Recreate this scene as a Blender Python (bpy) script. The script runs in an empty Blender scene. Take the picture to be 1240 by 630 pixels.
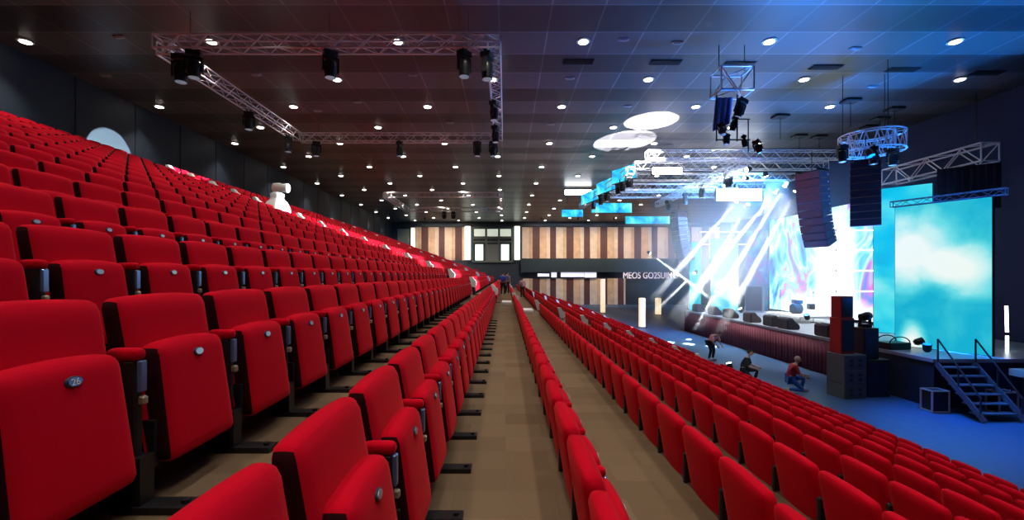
import bpy, bmesh, math, random
from mathutils import Vector, Matrix
random.seed(7)
PI = math.pi
scene = bpy.context.scene
COL = scene.collection
F, CX, CY = 537.0, 612.0, 333.0


def P(px, py, Y):
    return Vector(((px - CX) / F * Y, Y, (CY - py) / F * Y))


ORD = ['zeroth', 'first', 'second', 'third', 'fourth', 'fifth', 'sixth', 'seventh', 'eighth', 'ninth', 'tenth', 'eleventh', 'twelfth',
       'thirteenth', 'fourteenth', 'fifteenth', 'sixteenth', 'seventeenth', 'eighteenth', 'nineteenth', 'twentieth', 'twenty-first',
       'twenty-second', 'twenty-third', 'twenty-fourth', 'twenty-fifth', 'twenty-sixth', 'twenty-seventh', 'twenty-eighth',
       'twenty-ninth', 'thirtieth', 'thirty-first', 'thirty-second', 'thirty-third', 'thirty-fourth']

# ------------------------------------------------------------------ materials
MATS = {}


def mat(name, color=(.5, .5, .5), rough=.6, metal=0.0, emit=None, strength=0.0, sheen=0.0, bump=0.0, bscale=80.0, vary=0.0, spec=None):
    if name in MATS:
        return MATS[name]
    m = bpy.data.materials.new(name)
    m.use_nodes = True
    nt = m.node_tree
    b = nt.nodes['Principled BSDF']
    b.inputs['Base Color'].default_value = (*color, 1)
    b.inputs['Roughness'].default_value = rough
    b.inputs['Metallic'].default_value = metal
    if spec is not None:
        b.inputs['Specular IOR Level'].default_value = spec
    if sheen:
        b.inputs['Sheen Weight'].default_value = sheen
        b.inputs['Sheen Roughness'].default_value = .35
        b.inputs['Sheen Tint'].default_value = (1, .12, .1, 1)
    if emit:
        b.inputs['Emission Color'].default_value = (*emit, 1)
        b.inputs['Emission Strength'].default_value = strength
    if bump or vary:
        tc = nt.nodes.new('ShaderNodeTexCoord')
        nz = nt.nodes.new('ShaderNodeTexNoise')
        nz.inputs['Scale'].default_value = bscale
        nz.inputs['Detail'].default_value = 3
        nt.links.new(tc.outputs['Object'], nz.inputs['Vector'])
        if bump:
            bp = nt.nodes.new('ShaderNodeBump')
            bp.inputs['Strength'].default_value = bump
            bp.inputs['Distance'].default_value = .004
            nt.links.new(nz.outputs['Fac'], bp.inputs['Height'])
            nt.links.new(bp.outputs['Normal'], b.inputs['Normal'])
        if vary:
            mx = nt.nodes.new('ShaderNodeMix')
            mx.data_type = 'RGBA'
            mx.inputs['A'].default_value = (*[c * (1 - vary) for c in color], 1)
            mx.inputs['B'].default_value = (*[min(1, c * (1 + vary)) for c in color], 1)
            nt.links.new(nz.outputs['Fac'], mx.inputs['Factor'])
            nt.links.new(mx.outputs['Result'], b.inputs['Base Color'])
    MATS[name] = m
    return m


def ramp_emission(name, stops, scale, strength, loc=(0, 0, 0), distort=.6, rot=(0, 0, 0), stretch=(1, 1, 1), detail=3):
    m = bpy.data.materials.new(name)
    m.use_nodes = True
    nt = m.node_tree
    nt.nodes.clear()
    out = nt.nodes.new('ShaderNodeOutputMaterial')
    em = nt.nodes.new('ShaderNodeEmission')
    tc = nt.nodes.new('ShaderNodeTexCoord')
    mp = nt.nodes.new('ShaderNodeMapping')
    mp.inputs['Location'].default_value = loc
    mp.inputs['Rotation'].default_value = rot
    mp.inputs['Scale'].default_value = stretch
    nz = nt.nodes.new('ShaderNodeTexNoise')
    nz.inputs['Scale'].default_value = scale
    nz.inputs['Detail'].default_value = detail
    nz.inputs['Distortion'].default_value = distort
    cr = nt.nodes.new('ShaderNodeValToRGB')
    el = cr.color_ramp.elements
    while len(el) > 1:
        el.remove(el[-1])
    el[0].position, el[0].color = stops[0][0], (*stops[0][1], 1)
    for p, c in stops[1:]:
        e = el.new(p)
        e.color = (*c, 1)
    L = nt.links.new
    L(tc.outputs['Object'], mp.inputs['Vector'])
    L(mp.outputs['Vector'], nz.inputs['Vector'])
    L(nz.outputs['Fac'], cr.inputs['Fac'])
    L(cr.outputs['Color'], em.inputs['Color'])
    em.inputs['Strength'].default_value = strength
    L(em.outputs['Emission'], out.inputs['Surface'])
    MATS[name] = m
    return m


RED = mat('red_fabric', (.60, .002, .018), .9, sheen=.4, bump=.25, bscale=260, spec=.06)
FLANK_SHADE = mat('seat_side_shade', (.03, .004, .006), .9, spec=.05)  # shade on the seat sides put into a near-black red
BLACK = mat('black_plastic', (.012, .012, .014), .5)
BLACKM = mat('black_metal', (.018, .018, .02), .4, .3)
PLATE = mat('number_plate_silver', (.55, .6, .68), .3, .6)
PLATED = mat('number_plate_rim', (.02, .03, .06), .4)
ARMSTRIP = mat('armrest_blue_grey_plate', (.16, .26, .5), .25, .5)
LATCH = mat('armrest_latch', (.45, .38, .28), .4, .3)
ALU = mat('truss_aluminium', (.72, .72, .78), .4, .35)
WHITE = mat('white_paint', (.85, .85, .85), .5)
SKIN = mat('skin', (.55, .32, .22), .6)
HAIR = mat('dark_hair', (.02, .015, .012), .7)
JEANS = mat('blue_jeans', (.03, .12, .45), .8)


# ------------------------------------------------------------------ mesh helpers
def obj(name, bm, m, parent=None, smooth=False):
    me = bpy.data.meshes.new(name)
    bm.to_mesh(me)
    bm.free()
    for mm in (m if isinstance(m, (list, tuple)) else [m]):
        me.materials.append(mm)
    if smooth:
        for p in me.polygons:
            p.use_smooth = True
    o = bpy.data.objects.new(name, me)
    COL.objects.link(o)
    if parent:
        o.parent = parent
    return o


def tag(o, label=None, cat=None, group=None, kind=None):
    if label:
        o['label'] = label
    if cat:
        o['category'] = cat
    if group:
        o['group'] = group
    if kind:
        o['kind'] = kind
    return o


def thing(name, label, cat, loc=(0, 0, 0), rz=0.0, group=None):
    o = bpy.data.objects.new(name, None)
    o.empty_display_size = .1
    COL.objects.link(o)
    o.location = loc
    o.rotation_euler = (0, 0, rz)
    return tag(o, label, cat, group)


def dup(root, label=None, group=None):
    r = root.copy()
    COL.objects.link(r)
    if label:
        r['label'] = label
    if group:
        r['group'] = group
    for ch in list(root.children):
        c = ch.copy()
        COL.objects.link(c)
        c.parent = r
        for g in list(ch.children):
            d = g.copy()
            COL.objects.link(d)
            d.parent = c
    return r


def add_box(bm, c, s, M=None, mi=0):
    vs = []
    for dx in (-.5, .5):
        for dy in (-.5, .5):
            for dz in (-.5, .5):
                v = Vector((c[0] + dx * s[0], c[1] + dy * s[1], c[2] + dz * s[2]))
                vs.append(bm.verts.new(M @ v if M else v))
    for f in ((0, 1, 3, 2), (4, 6, 7, 5), (0, 4, 5, 1), (2, 3, 7, 6), (0, 2, 6, 4), (1, 5, 7, 3)):
        fc = bm.faces.new([vs[i] for i in f])
        fc.material_index = mi


def box_bm(c, s, bevel=0.0, seg=2, M=None):
    bm = bmesh.new()
    add_box(bm, c, s, M)
    if bevel:
        bmesh.ops.bevel(bm, geom=bm.edges[:], offset=bevel, segments=seg, affect='EDGES', profile=.5)
    return bm


def add_tube(bm, a, b, r, n=6, r2=None, cap=True, mi=0):
    a, b = Vector(a), Vector(b)
    d = (b - a).normalized()
    u = d.orthogonal().normalized()
    w = d.cross(u)
    r2 = r if r2 is None else r2
    A = [bm.verts.new(a + (u * math.cos(2 * PI * i / n) + w * math.sin(2 * PI * i / n)) * r) for i in range(n)]
    B = [bm.verts.new(b + (u * math.cos(2 * PI * i / n) + w * math.sin(2 * PI * i / n)) * r2) for i in range(n)]
    for i in range(n):
        bm.faces.new((A[i], A[(i + 1) % n], B[(i + 1) % n], B[i])).material_index = mi
    if cap:
        bm.faces.new(A[::-1]).material_index = mi
        bm.faces.new(B).material_index = mi


def add_lathe(bm, prof, n=16, M=None, mi=0):
    rings = []
    for r, z in prof:
        ring = []
        for i in range(n):
            v = Vector((r * math.cos(2 * PI * i / n), r * math.sin(2 * PI * i / n), z))
            ring.append(bm.verts.new(M @ v if M else v))
        rings.append(ring)
    for k in range(len(rings) - 1):
        for i in range(n):
            bm.faces.new((rings[k][i], rings[k][(i + 1) % n], rings[k + 1][(i + 1) % n], rings[k + 1][i])).material_index = mi
    bm.faces.new(rings[0][::-1]).material_index = mi
    bm.faces.new(rings[-1]).material_index = mi


def rounded(hx, hy, hz, r, cuts, front=0.0, back=0.0, lean=0.0, taper=0.0, arch=0.0, fn=None, flank=0.0):
    """A cushion centred at the origin: half sizes, edge radius, bulges of the +x and -x faces, lean of x with z, narrowing and arched top."""
    bm = bmesh.new()
    bmesh.ops.create_cube(bm, size=2)
    bmesh.ops.subdivide_edges(bm, edges=bm.edges[:], cuts=cuts, use_grid_fill=True)
    rx = min(r, hx)
    for v in bm.verts:
        # push grid lines towards the edges so the rounding gets the points
        q = [math.copysign(abs(c) ** .6, c) for c in v.co]
        p = Vector((q[0] * hx, q[1] * hy, q[2] * hz))
        inn = Vector((max(-hx + rx, min(hx - rx, p.x)), max(-hy + r, min(hy - r, p.y)), max(-hz + r, min(hz - r, p.z))))
        d = p - inn
        if d.length > 1e-9:
            n = d.normalized()
            p = inn + Vector((n.x * rx, n.y * r, n.z * r))
        ky, kz = 1 - (p.y / hy) ** 2, 1 - (p.z / hz) ** 2
        s = p.x / hx
        p.x += (front * max(0, s) - back * max(0, -s)) * max(0, ky) * max(0, kz) ** .5
        p.y *= 1 + taper * (p.z / hz)
        p.z += arch * max(0, ky) * max(0, p.z / hz)
        p.x += lean * (p.z / hz)
        v.co = fn(p) if fn else p
    bmesh.ops.recalc_face_normals(bm, faces=bm.faces[:])
    bm.normal_update()
    for f in bm.faces:
        f.material_index = 1 if flank and abs(f.normal.y) > flank else 0
    return bm


def shift(bm, d):
    bmesh.ops.translate(bm, verts=bm.verts[:], vec=Vector(d))
    return bm


def look_rot(d):
    return Vector(d).to_track_quat('-Z', 'Y').to_euler()


def spot(name, loc, target, power, angle, blend=.2, color=(1, 1, 1), radius=.05):
    l = bpy.data.lights.new(name, 'SPOT')
    l.energy = power
    l.spot_size = math.radians(angle)
    l.spot_blend = blend
    l.color = color
    l.shadow_soft_size = radius
    o = bpy.data.objects.new(name, l)
    COL.objects.link(o)
    o.location = loc
    o.rotation_euler = look_rot(Vector(target) - Vector(loc))
    return o


# ------------------------------------------------------------------ layout numbers
ZA = -1.095                     # tread under the row beside the walkway
PL, RL = .845, .312            # row pitch and rise, upper rows
PR, RR = .90, .30              # row pitch and rise, lower rows
NL, NR = 15, 9                 # rows above / below the walkway row
XA, XB = -.55, .262            # rear top edge of the backs, walkway row and the next one down
FLOOR = -4.1                   # hall floor
CEIL = 7.2
XW, XE = -15.6, 19.6           # side walls
XF = 31.0                      # the hall is wider past the stage
YJ = 33.4
YN, YF = -6.0, 61.0
S = .5                         # seat spacing


def row_pos(r):
    """r = 0 walkway row, positive = rows up on the left, negative = rows down: (x of the back's rear top edge, z of the tread)."""
    if r >= 0:
        return XA - PL * r, ZA + RL * r
    return XB + PR * (-r - 1), ZA + RR * r


BLOCKS = [[1.23 + S * k for k in range(-5, 29)], [17.72 + S * k for k in range(29)], [34.0 + S * k for k in range(27)]]

# ------------------------------------------------------------------ the shell
CARPET = bpy.data.materials.new('brown_carpet_tiles')
CARPET.use_nodes = True
nt = CARPET.node_tree
b = nt.nodes['Principled BSDF']
b.inputs['Roughness'].default_value = .95
b.inputs['Specular IOR Level'].default_value = .1
tc = nt.nodes.new('ShaderNodeTexCoord')
br = nt.nodes.new('ShaderNodeTexBrick')
br.inputs['Scale'].default_value = 1.0
br.inputs['Brick Width'].default_value = .5
br.inputs['Row Height'].default_value = .25
br.inputs['Mortar Size'].default_value = .0025
br.inputs['Color1'].default_value = (.245, .172, .105, 1)
br.inputs['Color2'].default_value = (.185, .126, .073, 1)
br.inputs['Mortar'].default_value = (.20, .138, .082, 1)
nz = nt.nodes.new('ShaderNodeTexNoise')
nz.inputs['Scale'].default_value = 120
nz.inputs['Detail'].default_value = 4
mx = nt.nodes.new('ShaderNodeMix')
mx.data_type = 'RGBA'
mx.blend_type = 'MULTIPLY'
mx.inputs['Factor'].default_value = .35
nt.links.new(tc.outputs['Object'], br.inputs['Vector'])
nt.links.new(tc.outputs['Object'], nz.inputs['Vector'])
nt.links.new(br.outputs['Color'], mx.inputs['A'])
nt.links.new(nz.outputs['Color'], mx.inputs['B'])
nt.links.new(mx.outputs['Result'], b.inputs['Base Color'])
RISER = mat('riser_dark', (.03, .022, .016), .8)
NOSING = mat('tread_nosing', (.09, .065, .045), .6)


def structure(o):
    o['kind'] = 'structure'
    return o


# stepped terraces, one solid
bm = bmesh.new()
edges = []                      # (x of the tread's rear edge, z)
for r in range(NL, -NR - 1, -1):
    x, z = row_pos(r)
    edges.append((x + (.065 if r >= 0 else .10), z))
Y0, Y1 = -3.0, 48.5
prof = [(XW + .02, edges[0][1])]
for i, (x, z) in enumerate(edges):
    nx = edges[i + 1][0] if i + 1 < len(edges) else x + PR + .3
    if i:
        prof.append((x, z))
    prof.append((nx, z))
prof.append((prof[-1][0], FLOOR))
va = [bm.verts.new((x, Y0, z)) for x, z in prof]
vb = [bm.verts.new((x, Y1, z)) for x, z in prof]
for i in range(len(prof) - 1):
    f = bm.faces.new((va[i], vb[i], vb[i + 1], va[i + 1]))
    f.material_index = 0 if abs(prof[i][1] - prof[i + 1][1]) < 1e-6 else 1
c0, c1 = bm.verts.new((XW + .02, Y0, FLOOR)), bm.verts.new((XW + .02, Y1, FLOOR))
bm.faces.new([c0] + va[:])
bm.faces.new(([c1] + vb[:])[::-1])
for i, (x, z) in enumerate(edges[1:]):
    pz = edges[i][1]
    add_box(bm, (x - .02, (Y0 + Y1) / 2, pz - .004), (.05, Y1 - Y0, .022), mi=2)
structure(obj('terrace_floor', bm, [CARPET, RISER, NOSING]))

FLOORM = mat('hall_floor_blue', (.035, .09, .19), .45, vary=.25, bscale=6)
structure(obj('floor', box_bm(((XW + XF) / 2, (YN + YF) / 2, FLOOR - .1), (XF - XW + .3, YF - YN, .2)), FLOORM))

# ceiling of long panels in alternating rows with fine light joints
CM = bpy.data.materials.new('ceiling_panels')
CM.use_nodes = True
nt = CM.node_tree
b = nt.nodes['Principled BSDF']
b.inputs['Roughness'].default_value = .36
tc = nt.nodes.new('ShaderNodeTexCoord')
mp = nt.nodes.new('ShaderNodeMapping')
mp.inputs['Location'].default_value = (.18, .06, 0)
br = nt.nodes.new('ShaderNodeTexBrick')
br.offset = 0
br.inputs['Scale'].default_value = 1
br.inputs['Brick Width'].default_value = 1.43
br.inputs['Row Height'].default_value = 1.32
br.inputs['Mortar Size'].default_value = .024
br.inputs['Color1'].default_value = (.10, .088, .09, 1)
br.inputs['Color2'].default_value = (.085, .075, .078, 1)
br.inputs['Mortar'].default_value = (.22, .21, .22, 1)
sx = nt.nodes.new('ShaderNodeSeparateXYZ')
m1 = nt.nodes.new('ShaderNodeMath')
m1.operation = 'MULTIPLY'
m1.inputs[1].default_value = 1 / 2.64
m2 = nt.nodes.new('ShaderNodeMath')
m2.operation = 'FRACT'
m3 = nt.nodes.new('ShaderNodeMath')
m3.operation = 'GREATER_THAN'
m3.inputs[1].default_value = .5
mx = nt.nodes.new('ShaderNodeMix')
mx.data_type = 'RGBA'
mx.blend_type = 'MULTIPLY'
mx.inputs['B'].default_value = (.42, .42, .44, 1)
L = nt.links.new
L(tc.outputs['Object'], mp.inputs['Vector'])
L(mp.outputs['Vector'], br.inputs['Vector'])
L(mp.outputs['Vector'], sx.inputs['Vector'])
L(sx.outputs['Y'], m1.inputs[0])
L(m1.outputs[0], m2.inputs[0])
L(m2.outputs[0], m3.inputs[0])
L(m3.outputs[0], mx.inputs['Factor'])
L(br.outputs['Color'], mx.inputs['A'])
L(mx.outputs['Result'], b.inputs['Base Color'])
structure(obj('ceiling', box_bm(((XW + XF) / 2, (YN + YF) / 2, CEIL + .1), (XF - XW + .6, YF - YN + 1, .2)), CM))

NAVY = mat('navy_wall_panels', (.006, .014, .028), .6, vary=.3, bscale=.8)
bm = box_bm((XW - .15, (YN + YF) / 2, (FLOOR + CEIL) / 2), (.3, YF - YN, CEIL - FLOOR))
for i in range(26):
    y = YN + 1.3 + 2.6 * i
    add_box(bm, (XW + .012, y, CEIL - 2.2), (.024, .04, 4.4))
structure(obj('wall_left', bm, NAVY))
DARKB = mat('dark_blue_drape_wall', (.004, .014, .065), .8)
bm = box_bm((XE + .15, (YN + YJ) / 2, (FLOOR + CEIL) / 2), (.3, YJ - YN, CEIL - FLOOR))
structure(obj('wall_right', bm, DARKB))
structure(obj('wall_stage_return', box_bm(((XE + XF) / 2, YJ + .15, (FLOOR + CEIL) / 2), (XF - XE, .3, CEIL - FLOOR)), DARKB))
structure(obj('wall_right_far', box_bm((XF + .15, (YJ + YF) / 2, (FLOOR + CEIL) / 2), (.3, YF - YJ, CEIL - FLOOR)), DARKB))
structure(obj('wall_near', box_bm(((XW + XE) / 2, YN - .15, (FLOOR + CEIL) / 2), (XE - XW, .3, CEIL - FLOOR)), NAVY))
FARM = mat('far_wall_dark', (.022, .032, .045), .7)
structure(obj('wall_far', box_bm(((XW + XF) / 2, YF + .15, (FLOOR + CEIL) / 2), (XF - XW, .3, CEIL - FLOOR)), FARM))

# far wall cladding: upright boards, tan and maroon by turns
TAN = mat('tan_wood_boards', (.62, .40, .25), .6, vary=.35, bscale=1.5)
TANL = mat('pale_wood_boards', (.70, .54, .42), .6, vary=.25, bscale=1.5)
MAROON = mat('maroon_wood_boards', (.10, .035, .035), .6, vary=.3, bscale=2)


def cladding(name, x0, x1, z0, z1):
    bm = bmesh.new()
    x, i = x0, 0
    seq = [(1.05, 0), (.75, 1), (1.0, 2), (.95, 2), (.85, 0), (.9, 1), (.7, 2), (1.1, 0), (.8, 0), (1.0, 1), (.8, 2)]
    seq = [(1.0, 2), (.45, 0), (.95, 1), (.9, 0), (.55, 2), (.8, 1)]
    while x < x1 - .05:
        w, mi = seq[i % len(seq)]
        w = min(w, x1 - x)
        dep = (.10, .05, .12)[mi]
        add_box(bm, (x + w / 2, YF - dep / 2, (z0 + z1) / 2), (w - .03, dep, z1 - z0), mi=(0, 1, 2)[mi])
        x += w
        i += 1
    return structure(obj(name, bm, [TAN, MAROON, TANL]))


cladding('wall_far_panel', 2.3, 30.0, 2.25, 6.55)
cladding('wall_far_panel', -13.0, -5.6, 2.0, 6.55)
cladding('wall_far_panel', 2.3, 16.5, FLOOR + .02, -.5)
BAND = mat('balcony_band_dark', (.02, .035, .045), .5)
structure(obj('trim_1', box_bm((16.4, YF - .3, 1.3), (28.6, .6, 1.9), .02), BAND))
structure(obj('trim_2', box_bm((8, YF - .2, 6.85), (44, .4, .35), .02), BAND))

# entrance doors in the far wall between two lit columns
DFR = mat('door_frame_grey', (.12, .13, .12), .5)
DGL = mat('lit_door_glass', (.6, .7, .65), .2, emit=(.8, .95, .88), strength=1.0)
DGT = mat('lit_transom_glass', (.6, .62, .5), .2, emit=(.85, .95, .78), strength=.6)
bm = bmesh.new()
for x in (-4.5, -2.65, -.9, .95):
    add_box(bm, (x, YF - .12, 4.2), (.22, .24, 4.8))
for z in (1.8, 4.55, 5.1, 6.5):
    add_box(bm, (-1.78, YF - .12, z), (5.6, .22, .22))
door = structure(obj('door_1', bm, DFR))
for x in (-3.6, -.05):
    structure(obj('door_pane', box_bm((x, YF - .05, 3.1), (1.1, .06, 2.2)), DGL, door))
structure(obj('door_leaf', box_bm((-1.78, YF - .05, 3.0), (1.5, .08, 2.4)), mat('door_leaf_grey', (.16, .18, .17), .5), door))
for x in (-3.55, -1.75, .02):
    structure(obj('transom_pane', box_bm((x, YF - .05, 5.8), (1.5, .06, 1.0)), DGT, door))
COLM = mat('lit_column', (.9, .95, .85), .5, emit=(.95, 1, .88), strength=1.3)
for x, w in ((-5.15, .8), (1.6, .75)):
    o = obj('column', box_bm((x, YF - .35, 4.35), (w, .5, 4.6), .08, 3), COLM)
    structure(o)
structure(obj('door_2', box_bm((-14.0, YF - .1, 4.9), (1.6, .12, 2.8), .02), mat('pale_green_door', (.2, .25, .22), .5)))
structure(obj('trim_3', box_bm((-12.7, YF - .1, 4.9), (.5, .14, 3.0), .02), COLM))

# LED lettering band under the balcony front
SIGN = mat('white_sign_light', (.9, .9, 1), .5, emit=(.8, .8, 1.0), strength=.75)
SIGNP = mat('pink_white_letters', (.9, .8, .9), .5, emit=(.9, .72, .85), strength=.75)
sg = thing('lit_sign', 'long white lit sign panel below the dark balcony band on far wall', 'sign', (0, YF - .3, 0))
for x0, x1, z0, z1 in ((651, 665, 331.5, 335), (667.5, 674, 329, 336), (679, 707, 329.5, 335.5), (707.6, 722, 328.3, 336.2)):
    a, c = P(x0, z0, YF - .3), P(x1, z1, YF - .3)
    obj('light_panel', box_bm(((a.x + c.x) / 2, -.08, (a.z + c.z) / 2), (c.x - a.x, .1, a.z - c.z), .02), SIGN, sg)


def text_mesh(body, size, ext):
    cu = bpy.data.curves.new('lettering', 'FONT')
    cu.body = body
    cu.size = size
    cu.extrude = ext
    o = bpy.data.objects.new('tmp', cu)
    COL.objects.link(o)
    me = bpy.data.meshes.new_from_object(o.evaluated_get(bpy.context.evaluated_depsgraph_get()))
    bpy.data.objects.remove(o)
    return me


me = text_mesh('MEOS GO2SUIMO', 1.0, .03)
me.materials.append(SIGNP)
o = bpy.data.objects.new('lit_letters', me)
COL.objects.link(o)
a = P(754, 337.3, YF - .4)
o.location = (a.x, YF - .46, a.z)
w = max(v.co.x for v in me.vertices)
h = max(v.co.y for v in me.vertices)
o.scale = ((P(821, 0, YF - .4).x - a.x) / w, .85 / h, 1)
o.rotation_euler = (PI / 2, 0, 0)
tag(o, 'row of pinkish white lit letters below the balcony band near the stage', 'sign')

# ------------------------------------------------------------------ seats
def lean_pan(p):
    return p


def seat_parts(cuts):
    d = {}
    # backrest: leaning, rear top edge at x=0, z .38-.92
    bk = rounded(.038, .222, .290, .034, cuts, front=.012, back=.02, lean=-.050, taper=.02, arch=.012, flank=.7)
    shift(bk, (.088, 0, .630))
    for f in bk.faces:
        if f.calc_center_median().z < .38:
            f.material_index = 1  # lower back darkened for the shade beneath the pan
    d['backrest'] = bk
    pan = rounded(.046, .184, .205, .036, cuts, front=.010, back=.0, lean=-.028, taper=-.03, arch=.014, flank=.72)
    d['seat_pan'] = shift(pan, (.165, 0, .548))
    return d


def plate_bm(n=20):
    bm = bmesh.new()
    M = Matrix.Translation((.1955, 0, .706)) @ Matrix.Rotation(math.radians(-8), 4, 'Y') @ Matrix.Rotation(PI / 2, 4, 'Y')
    Ms = M @ Matrix.Diagonal((.85, 1.4, 1, 1))
    add_lathe(bm, [(.0185, -.02), (.0185, .004), (.0165, .006)], n, Ms, 0)
    add_lathe(bm, [(.0140, .006), (.0140, .0085)], n, Ms, 1)
    return bm


proto = thing('theatre_seat', 'red folding seat', 'seat')
pts = seat_parts(9)
SEAT_GROUP = 'red folding seats on the raked terraces'
obj('backrest', pts['backrest'], [RED, FLANK_SHADE], proto, True)
sp = obj('seat_pan', pts['seat_pan'], [RED, FLANK_SHADE], proto, True)
pl = obj('number_plate', plate_bm(), [PLATED, PLATE], sp)
tag(pl, 'small oval silver number plate with dark rim')
bm = bmesh.new()    # hinge, with black plates deepening the shade at the pan sides
add_box(bm, (.155, .194, .42), (.06, .016, .16))
add_box(bm, (.155, -.194, .42), (.06, .016, .16))
add_tube(bm, (.12, -.235, .37), (.12, .235, .37), .024, 8)
add_box(bm, (.10, 0, .40), (.05, .40, .10))
obj('hinge_frame', bm, BLACK, proto)
bm = bmesh.new()    # standard shared with the next seat
add_box(bm, (.105, .25, .535), (.14, .034, .37))
bmesh.ops.bevel(bm, geom=bm.edges[:], offset=.008, segments=1, affect='EDGES')
ar = obj('armrest', bm, BLACK, proto)
arm = rounded(.056, .024, .022, .02, 5)
obj('armrest_pad', shift(arm, (.130, .25, .738)), RED, ar, True)
obj('front_strip', box_bm((.182, .25, .665), (.016, .030, .105), .004, 1), ARMSTRIP, ar)
obj('latch', box_bm((.186, .25, .585), (.026, .022, .03), .006, 1), LATCH, ar)
bm = bmesh.new()
add_box(bm, (.15, .25, .09), (.10, .06, .18))
obj('leg', bm, BLACKM, proto)
bm = bmesh.new()
add_box(bm, (.235, .25, .012), (.25, .075, .024))
for x in (.12, .33):
    add_tube(bm, (x, .25, .02), (x, .25, .036), .014, 6)
obj('foot', bm, BLACKM, proto)

# far version: back, pan and standard only, fewer points
far = thing('theatre_seat', 'red folding seat', 'seat')
pts = seat_parts(5)
obj('backrest', pts['backrest'], [RED, FLANK_SHADE], far, True)
sp2 = obj('seat_pan', pts['seat_pan'], [RED, FLANK_SHADE], far, True)
obj('number_plate', plate_bm(8), [PLATED, PLATE], sp2)
bm = bmesh.new()
add_box(bm, (.105, .25, .535), (.14, .034, .37))
add_box(bm, (.182, .25, .665), (.016, .030, .105))
add_box(bm, (.10, 0, .40), (.05, .44, .10))
ar = obj('armrest', bm, BLACK, far)
obj('armrest_pad', box_bm((.130, .25, .738), (.112, .05, .044), .015, 1), RED, ar, True)
bm = bmesh.new()
add_box(bm, (.15, .25, .09), (.10, .06, .18))
add_box(bm, (.235, .25, .012), (.25, .075, .024))
obj('leg', bm, BLACKM, far)

DROP = .22                     # these seats sit low on their treads
for root in (proto, far):
    for ch in root.children:
        if ch.name.startswith(('leg', 'foot')):
            continue
        for q in [ch] + list(ch.children):
            q.data.transform(Matrix.Translation((0, 0, -DROP)))


def all_red(src):  # lower rows go without the painted side shade
    t = dup(src)
    for ch in t.children:
        if ch.name.startswith(('backrest', 'seat_pan')):
            ch.data = ch.data.copy()
            ch.data.materials[1] = RED
    return t


proto_low, far_low = all_red(proto), all_red(far)
# choose the 300 seats that show largest
cands = []
allseats = []
for r in range(NL, -NR - 1, -1):
    x, z = row_pos(r)
    for bi, ys in enumerate(BLOCKS):
        for y in ys:
            if r <= 0 and y < .6 or r < -1 and y < .9:
                if not (r == 0 and y > .5):
                    if y < -.1:
                        continue
            allseats.append((r, bi, y, x, z))
            if y < .25:
                continue
            cx, cz = x + .12, z + .4
            best = None
            infr = False
            for yy in (y - .22, y, y + .22):
                for zz in (z + .23, z + .53, z + .68):
                    if yy < .15:
                        continue
                    u, v = CX + F * cx / yy, CY - F * zz / yy
                    if -2 < u < 1242 and -2 < v < 632:
                        infr = True
            if infr:
                d2 = cx * cx + y * y + cz * cz
                vis = 1.0 if r >= 0 else (.8 if r == -1 else .75)
                # upper rows show less of themselves the higher they stand
                if r > 2:
                    vis *= max(.35, 1 - .05 * r)
                face = abs(cx) / math.sqrt(d2) * .8 + .2
                cands.append((vis * face / d2, r, bi, y, x, z))
cands.sort(reverse=True)
chosen = cands[:300]
keys = {(c[1], c[3]) for c in chosen}
counts = {}
for k, c in enumerate(sorted(chosen, key=lambda c: (c[1], c[3]))):
    _, r, bi, y, x, z = c
    counts[r] = counts.get(r, 0) + 1
    n = ORD[counts[r]]
    if r == 0:
        lab = 'red folding seat, %s from the near end, row bordering the carpet walkway' % n
    elif r > 0:
        lab = 'red folding seat, %s from the near end, %s raised row above the walkway' % (n, ORD[r])
    else:
        lab = 'red seat seen from behind, %s from the near end, %s row below the walkway' % (n, ORD[-r])
    near = c[0] > .02 or y < 6
    s = dup((proto if near else far) if r >= 0 else (proto_low if near else far_low), lab, SEAT_GROUP)
    s.location = (x, y, z)
    if r == 1 and counts[1] == 1:
        FIRST = s
# the number on the nearest plate
me = text_mesh('26', .026, .0008)
me.materials.append(WHITE)
plate1 = [g for ch in FIRST.children if ch.name.startswith('seat_pan') for g in ch.children][0]
bmx = bmesh.new()
bmx.from_mesh(me)
cxm = sum(v.co.x for v in bmx.verts) / len(bmx.verts)
cym = sum(v.co.y for v in bmx.verts) / len(bmx.verts)
M = Matrix.Translation((.1955, 0, .706 - DROP)) @ Matrix.Rotation(math.radians(-8), 4, 'Y') @ Matrix(((0, 0, 1, .0095), (1, 0, 0, -cxm), (0, 1, 0, -cym), (0, 0, 0, 1)))
bmesh.ops.transform(bmx, matrix=M, verts=bmx.verts[:])
bmm = bmesh.new()
bmm.from_mesh(plate1.data)
tmp = bpy.data.meshes.new('t')
for f in bmx.faces:
    f.material_index = 2
bmx.to_mesh(tmp)
bmm.from_mesh(tmp)
newme = bpy.data.meshes.new('number_plate')
bmm.to_mesh(newme)
for mm in (PLATED, mat('number_plate_blue', (.12, .2, .5), .3, .4), WHITE):
    newme.materials.append(mm)
plate1.data = newme
plate1['label'] = 'oval blue number plate with white digits'
for root in (proto, far, proto_low, far_low):
    for ch in list(root.children):
        for g in list(ch.children):
            bpy.data.objects.remove(g)
        bpy.data.objects.remove(ch)
    bpy.data.objects.remove(root)

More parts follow.
